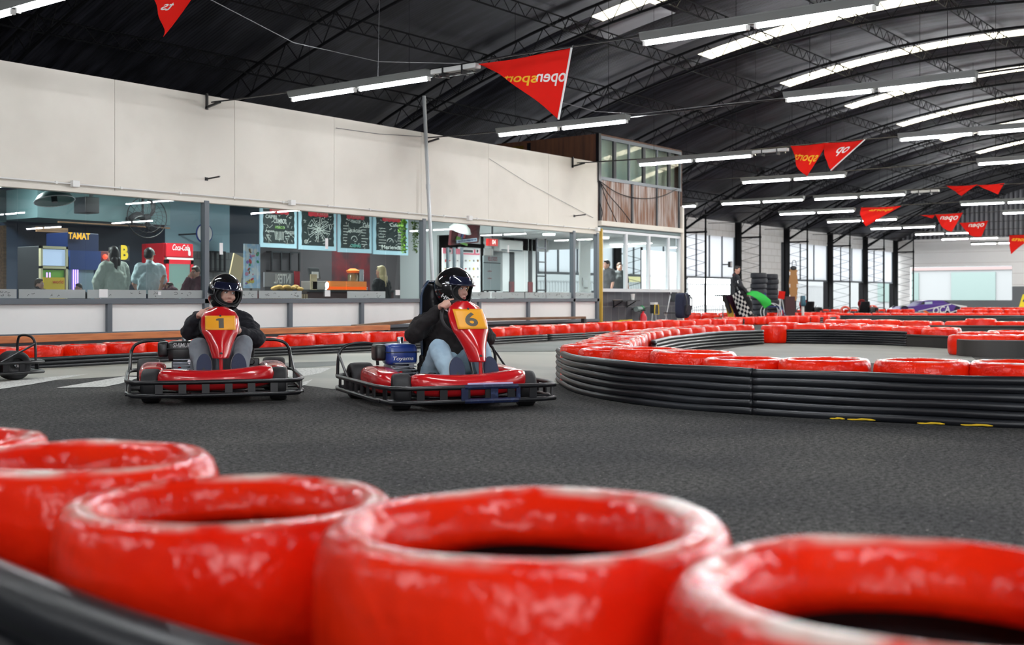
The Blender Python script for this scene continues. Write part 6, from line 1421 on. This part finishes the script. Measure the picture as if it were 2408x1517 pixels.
def flagq(lab, quad, mats, nu=12, nv=14, dz=-.25, checker=None, wob=.05, name='flag'):
    P = [mp(x, y, dz) for x, y in quad]; o = sum(P, V((0, 0, 0)))/4; rnd = random.Random(len(lab)); ph = rnd.uniform(0, 6)
    def f(u, v):
        p = (P[0]*(1-u)+P[1]*u)*(1-v)+(P[3]*(1-u)+P[2]*u)*v
        return p-o+FV*wob*math.sin(6*u+4*v+ph)
    b = MB(); b.grid(f, nu, nv, .004)
    if checker:
        cu, cv = checker
        for i in range(nu*nv*1):
            iu, iv = i//nv, i % nv; m_ = (int(iu*cu/nu)+int(iv*cv/nv)) % 2; b.m[i] = m_; b.m[i+nu*nv] = m_
    return solo(name, b, mats, lab, 'flag', loc=o, smooth=180)
FG = cloth('green_flag_cloth', (.10, .72, .16)); FYL = cloth('yellow_flag_cloth', (.85, .65, .15)); FGRY = cloth('grey_flag_cloth', (.10, .09, .09)); FMAR = cloth('dark_maroon_flag_cloth', (.05, .02, .035)); FW = cloth('white_flag_cloth', (.75, .74, .72)); FBK = cloth('black_flag_cloth', (.012, .012, .02))
flagq('black and white checkered flag hanging slanted in front of the marshal', ((1722, 695), (1738, 683), (1770, 737), (1744, 754)), [FW, FBK], 10, 18, -.5, (5, 9), .04)
flagq('dark maroon flag hanging behind the checkered flag', ((1706, 696), (1728, 694), (1748, 745), (1733, 750)), FMAR, dz=-.3)
flagq('dark grey flag hanging at the left end of the flag stand', ((1697, 695), (1710, 695), (1722, 735), (1714, 738)), FGRY, dz=-.2)
flagq('pale yellow flag with its tip showing below the dark flags', ((1700, 705), (1714, 700), (1728, 748), (1713, 746)), FYL, dz=-.1)
b = MB(); ctr = [(1757, 691), (1768, 690), (1780, 694), (1792, 702), (1803, 713), (1806, 721)]; wd = [2, 6, 9, 10.5, 11, 9]; dr = [(0, 1), (-.1, 1), (-.25, .97), (-.5, .86), (-.75, .66), (-.8, .6)]
og = mp(1780, 700, -.45)
def gf(u, v):
    k = min(int(u*5), 4); t_ = u*5-k; x = ctr[k][0]*(1-t_)+ctr[k+1][0]*t_; y = ctr[k][1]*(1-t_)+ctr[k+1][1]*t_; w = wd[k]*(1-t_)+wd[k+1]*t_; dx = dr[k][0]*(1-t_)+dr[k+1][0]*t_; dy = dr[k][1]*(1-t_)+dr[k+1][1]*t_
    s_ = (v-.5)*2*w; return mp(x+dx*s_, y+dy*s_, -.45)-og+FV*.06*math.sin(5*u+3*v)
b.grid(gf, 20, 10, .004); solo('flag', b, FG, 'bright green flag held out to the right by the marshal', 'flag', loc=og, smooth=180)
# ---------------------------------------------------------------- black tyre stacks, stretcher board, small things by the side wall
def black_tyre_mesh():
    me = TM[0].copy(); me.materials.clear(); me.materials.append(M('worn_black_tyre', (.02, .022, .03), .6, bump=(30, .3, .004))); me.materials.append(TYREIN); return me
BT = black_tyre_mesh()
for k, (x, Z, n, zt_, D) in enumerate(((1785, 40, 9, 1.66, .56), (1816, 41, 9, 1.64, .5))):
    p = px(x, Z)
    for i in range(n):
        o = bpy.data.objects.new('black_tyre', BT); COL.objects.link(o); o.location = (p.x+.02*math.sin(3*i)+(.03*i if k else .008*i)*-.5, p.y+.02*math.cos(5*i), zt_/n*i); o.scale = (D/.6, D/.6, zt_/n/.165); o.rotation_euler = (0, 0, i)
        tag(o, 'black worn tyre in the %s tall stack right of the marshal, %s from the bottom' % (('left', 'right')[k], ordw(i)), 'tyre', 'tall black tyre stacks')
q = px(1866, 41.5); t = thing('stretcher_board', 'orange-brown stretcher board with white hand slots leaning upright at a column', 'stretcher', (q.x, q.y, .0), rz=YR)
z0_, z1_ = atD(1866, 707, 41.5).z, atD(1866, 629, 41.5).z; Hh = z1_-z0_; OB = M('orange_brown_board', (.36, .17, .05), .6)
def bwid(z): return .17-.035*(1-abs(2*((z*2.0) % 1)-1)) if .05 < z < .92 else .11
b = MB(); n = 40; zs = [i/n for i in range(n+1)]
b.prism([(bwid(z), z0_+z*Hh) for z in zs]+[(-bwid(z), z0_+z*Hh) for z in zs[::-1]], .03, Matrix(((1,0,0,0),(0,0,1,0),(0,1,0,0),(0,0,0,1)))); ob('board', b, OB, t)
for z in (.12, .45, .82):
    for x in (-.135, .135): b = MB(); b.box((x, -.003, z0_+z*Hh), (.035, .008, .13)); ob('hand_slot', b, PAPER, t, bev=.003)
b = MB(); b.tube(smoothp([(-.05, 0, z1_-.05), (-.05, 0, z1_+.25), (.08, 0, z1_+.27), (.10, 0, z1_+.05)], 2), .012, 5); b.ell((0, 0, z1_-.02), (.12, .05, .08)); ob('strap', b, DARK, t); b = MB(); b.box((0, .02, z0_/2), (.2, .05, z0_)); ob('stand', b, DARK, t)
q = px(1838, 40); zc = atD(1838, 694, 40).z; t = thing('red_sign_post', 'small red square board on a thin stand right of the tyre stacks', 'sign', (q.x, q.y, 0), rz=YR); b = MB(); b.box((0, 0, zc), (.22, .02, .27), Euler((0, R_(8), 0))); ob('board', b, FLAG, t)
for x in (-.1, .14): b = MB(); b.tube([(0, .02, zc), (x, .0, 0)], .012, 5); ob('leg', b, ALU, t)
q = px(1813, 39); t = thing('wheelchair', 'dark blue wheelchair partly hidden behind the green flag', 'wheelchair', (q.x, q.y, 0), rz=YR)
for y in (-.25, .25): b = MB(); b.tube([(.30*math.cos(a), y, .305+.30*math.sin(a)) for a in [2*PI*i/28 for i in range(28)]], .016, 6, True); ob('wheel', b, ALU, t, 180)
b = MB()
for y in (-.2, .2): b.tube([(-.25, y, .95), (-.2, y, .5), (.3, y, .48), (.5, y, .1)], .014, 6)
ob('frame', b, BLUEP, t, 180); b = MB(); b.box((.05, 0, .5), (.4, .4, .04)); ob('seat', b, NAVY, t); b = MB(); b.box((-.23, 0, .75), (.03, .4, .4)); ob('backrest', b, NAVY, t)
q = px(1856, 40.5); b = MB(); b.box((0, 0, .42), (.34, .28, .84)); solo('dark_crate', b, M('dark_maroon_crate', (.06, .02, .025), .7), 'dark maroon crate below the stretcher board', 'crate', loc=(q.x, q.y, 0), rot=(0, 0, YR), bev=.01)
q = px(1888, 41); zc = atD(1888, 708, 41).z; t = thing('kart_seat', 'teal-blue kart seat shell standing on a white stand', 'seat', (q.x, q.y, 0), rz=YR); b = MB(); b.add(rbox((0, 0, zc), (.14, .3, .38), .05)); ob('shell', b, M('teal_blue_shell', (.03, .12, .17), .4), t, 180); b = MB(); b.tube([(0, 0, zc-.15), (0, 0, 0)], .05, 8); ob('stand', b, WHITEPL, t)
kf = [o for o in bpy.data.objects if o.get('label', '').startswith('red go-kart with number 1')][0]
for x, Z, yw, lab in ((1897, 43.9, .15, 'parked go-kart far off beside the teal kart seat'), (2032, 43.9, -.1, 'parked go-kart far off below the red half hoops')):
    q = px(x, Z); dup(kf, (q.x, q.y, 0), YR+PI/2+yw, lab)
for x, w, lab in ((1988, 20, 'red half hoop standing before the bright openings, left one'), (2052, 24, 'red half hoop before the bright openings, right one left of the purple car')):
    q = px(x, 47.5); r = w/2*45/FPX*1.15; b = MB(); zc = .22
    b.tube([V((0, 0, zc))+RV*r*math.cos(a)+V((0, 0, r*1.0*math.sin(a))) for a in [PI*i/16 for i in range(17)]], .05, 8); b.tube([RV*r, RV*r+V((0, 0, zc))], .05, 8); b.tube([-RV*r, -RV*r+V((0, 0, zc))], .05, 8); solo('red_hoop', b, M('pale_red_plastic', (.75, .12, .08), .5), lab, 'hoop', loc=(q.x, q.y, 0), smooth=180)
# ---------------------------------------------------------------- purple racing car
CZ = 57.0; q = px(2190, CZ); t = thing('race_car', 'purple racing car with white letters parked far off before the bright opening', 'car', (q.x, q.y, 0), rz=YR); PUR = M('purple_car_paint', (.085, .035, .27), .3, coat=.5)
def cp(x, y): return ((x-2190)*CZ/FPX, EYE-(y-HY)*CZ/FPX)
low = [cp(2106, 738), cp(2112, 727), cp(2124, 721), cp(2150, 720), cp(2165, 716), cp(2230, 713), cp(2250, 717), cp(2272, 722), cp(2272, 740)]
low = [(low[0][0], .12)]+low[:-1]+[(low[-1][0], .12)]
Mc = Matrix(((1,0,0,0),(0,0,1,-.1),(0,1,0,0),(0,0,0,1)))
b = MB(); b.prism(low, 1.55, Mc); bd = ob('body', b, PUR, t, bev=.05, seg=3)
cab = [cp(2152, 720), cp(2171, 708), cp(2184, 706.5), cp(2220, 707), cp(2240, 717)]
b = MB(); b.prism(cab, 1.2, Mc @ Matrix.Translation((0, 0, .15))); cb = ob('cabin', b, PUR, t, bev=.04, seg=3)
for P, m in (([cp(2175, 720), cp(2176, 710), cp(2193, 709), cp(2193, 720)], M('pale_window', (.5, .6, .7), .2)), ([cp(2160, 719), cp(2172, 709), cp(2175, 710), cp(2173, 720)], DARK), ([cp(2221, 708), cp(2226, 708), cp(2242, 716), cp(2236, 716)], DARK)):
    b = MB(); b.prism(P, .02, Mc @ Matrix.Translation((0, 0, .13))); ob('side_window', b, m, cb)
for P in ([cp(2158, 731), cp(2235, 714), cp(2235, 716), cp(2158, 733)], [cp(2233, 714), cp(2256, 722), cp(2272, 722), cp(2272, 720)], [cp(2232, 734), cp(2262, 725), cp(2264, 726.5), cp(2232, 736)]):
    b = MB(); b.prism(P, .012, Mc @ Matrix.Translation((0, 0, -.014))); ob('white_stripe', b, LETW, bd)
b = MB(); b.prism([cp(2168, 731), cp(2176, 730), cp(2184, 737), cp(2176, 738)], .012, Mc @ Matrix.Translation((0, 0, -.014))); ob('orange_arrow', b, M('orange_mark', (.75, .15, .02), .5), bd)
tm = text_mb('OCA', 1, width=.86, bold=.02, shear=.1); hh = max(v.y for v in tm.v)-min(v.y for v in tm.v)
for v in tm.v: v.y = v.y*.34/hh+v.x*.12
x_, z_ = cp(2212, 729.5); b = MB(); b.add(tm, axes((x_, -.118, z_), (1, 0, 0), (0, 0, 1))); ob('lettering', b, LETW, bd)
b = MB(); b.box((cp(2140, 730)[0], -.112, cp(2140, 729)[1]), (.26, .012, .14)); ob('white_patch', b, LETW, bd); b = MB(); b.box((cp(2145, 730)[0], -.12, cp(2145, 729)[1]), (.12, .012, .10)); ob('red_patch', b, FRED, bd)
for x in (2126, 2252):
    for y in (.0, 1.35): b = MB(); c = cp(x, 735); b.cyl((c[0], y-.10, .2), (c[0], y+.1, .2), .2, n=24); ob('wheel', b, RUBBER, t, 40)
q = px(2412, 52); zc = atD(2412, 708, 52).z; t = thing('yellow_sign', 'yellow board with black figure 4 cut by the right edge of the photo', 'sign', (q.x, q.y, 0), rz=YR); b = MB(); b.prism([(-.30, zc-.27), (-.12, zc+.30), (.4, zc+.30), (.4, zc-.27)], .04, Matrix(((1,0,0,0),(0,0,1,0),(0,1,0,0),(0,0,0,1)))); bd = ob('board', b, M('bright_yellow_board', (.85, .70, .02), .5), t)
b = MB(); b.add(text_mb('4', .42, bold=.02), axes((-.02, -.01, zc+.02), (1, 0, 0), (0, 0, 1))); ob('figure', b, DARK, bd); b = MB(); b.box((.1, .03, (zc-.2)/2), (.06, .04, zc-.2)); ob('post', b, DARK, t)
# small fittings on the side wall
q = atP(1717, 622, 21.8); t = thing('flood_light', 'small square flood light on the wall column above the marshal', 'lamp', q); b = MB(); b.box((0, 0, 0), (.22, .1, .24)); ob('housing', b, DARK, t, bev=.01); b = MB(); b.box((0, -.055, 0), (.16, .01, .18)); ob('glass', b, PAPER, t); b = MB(); b.box((0, .18, 0), (.05, .36, .05)); ob('bracket', b, DARK, t)
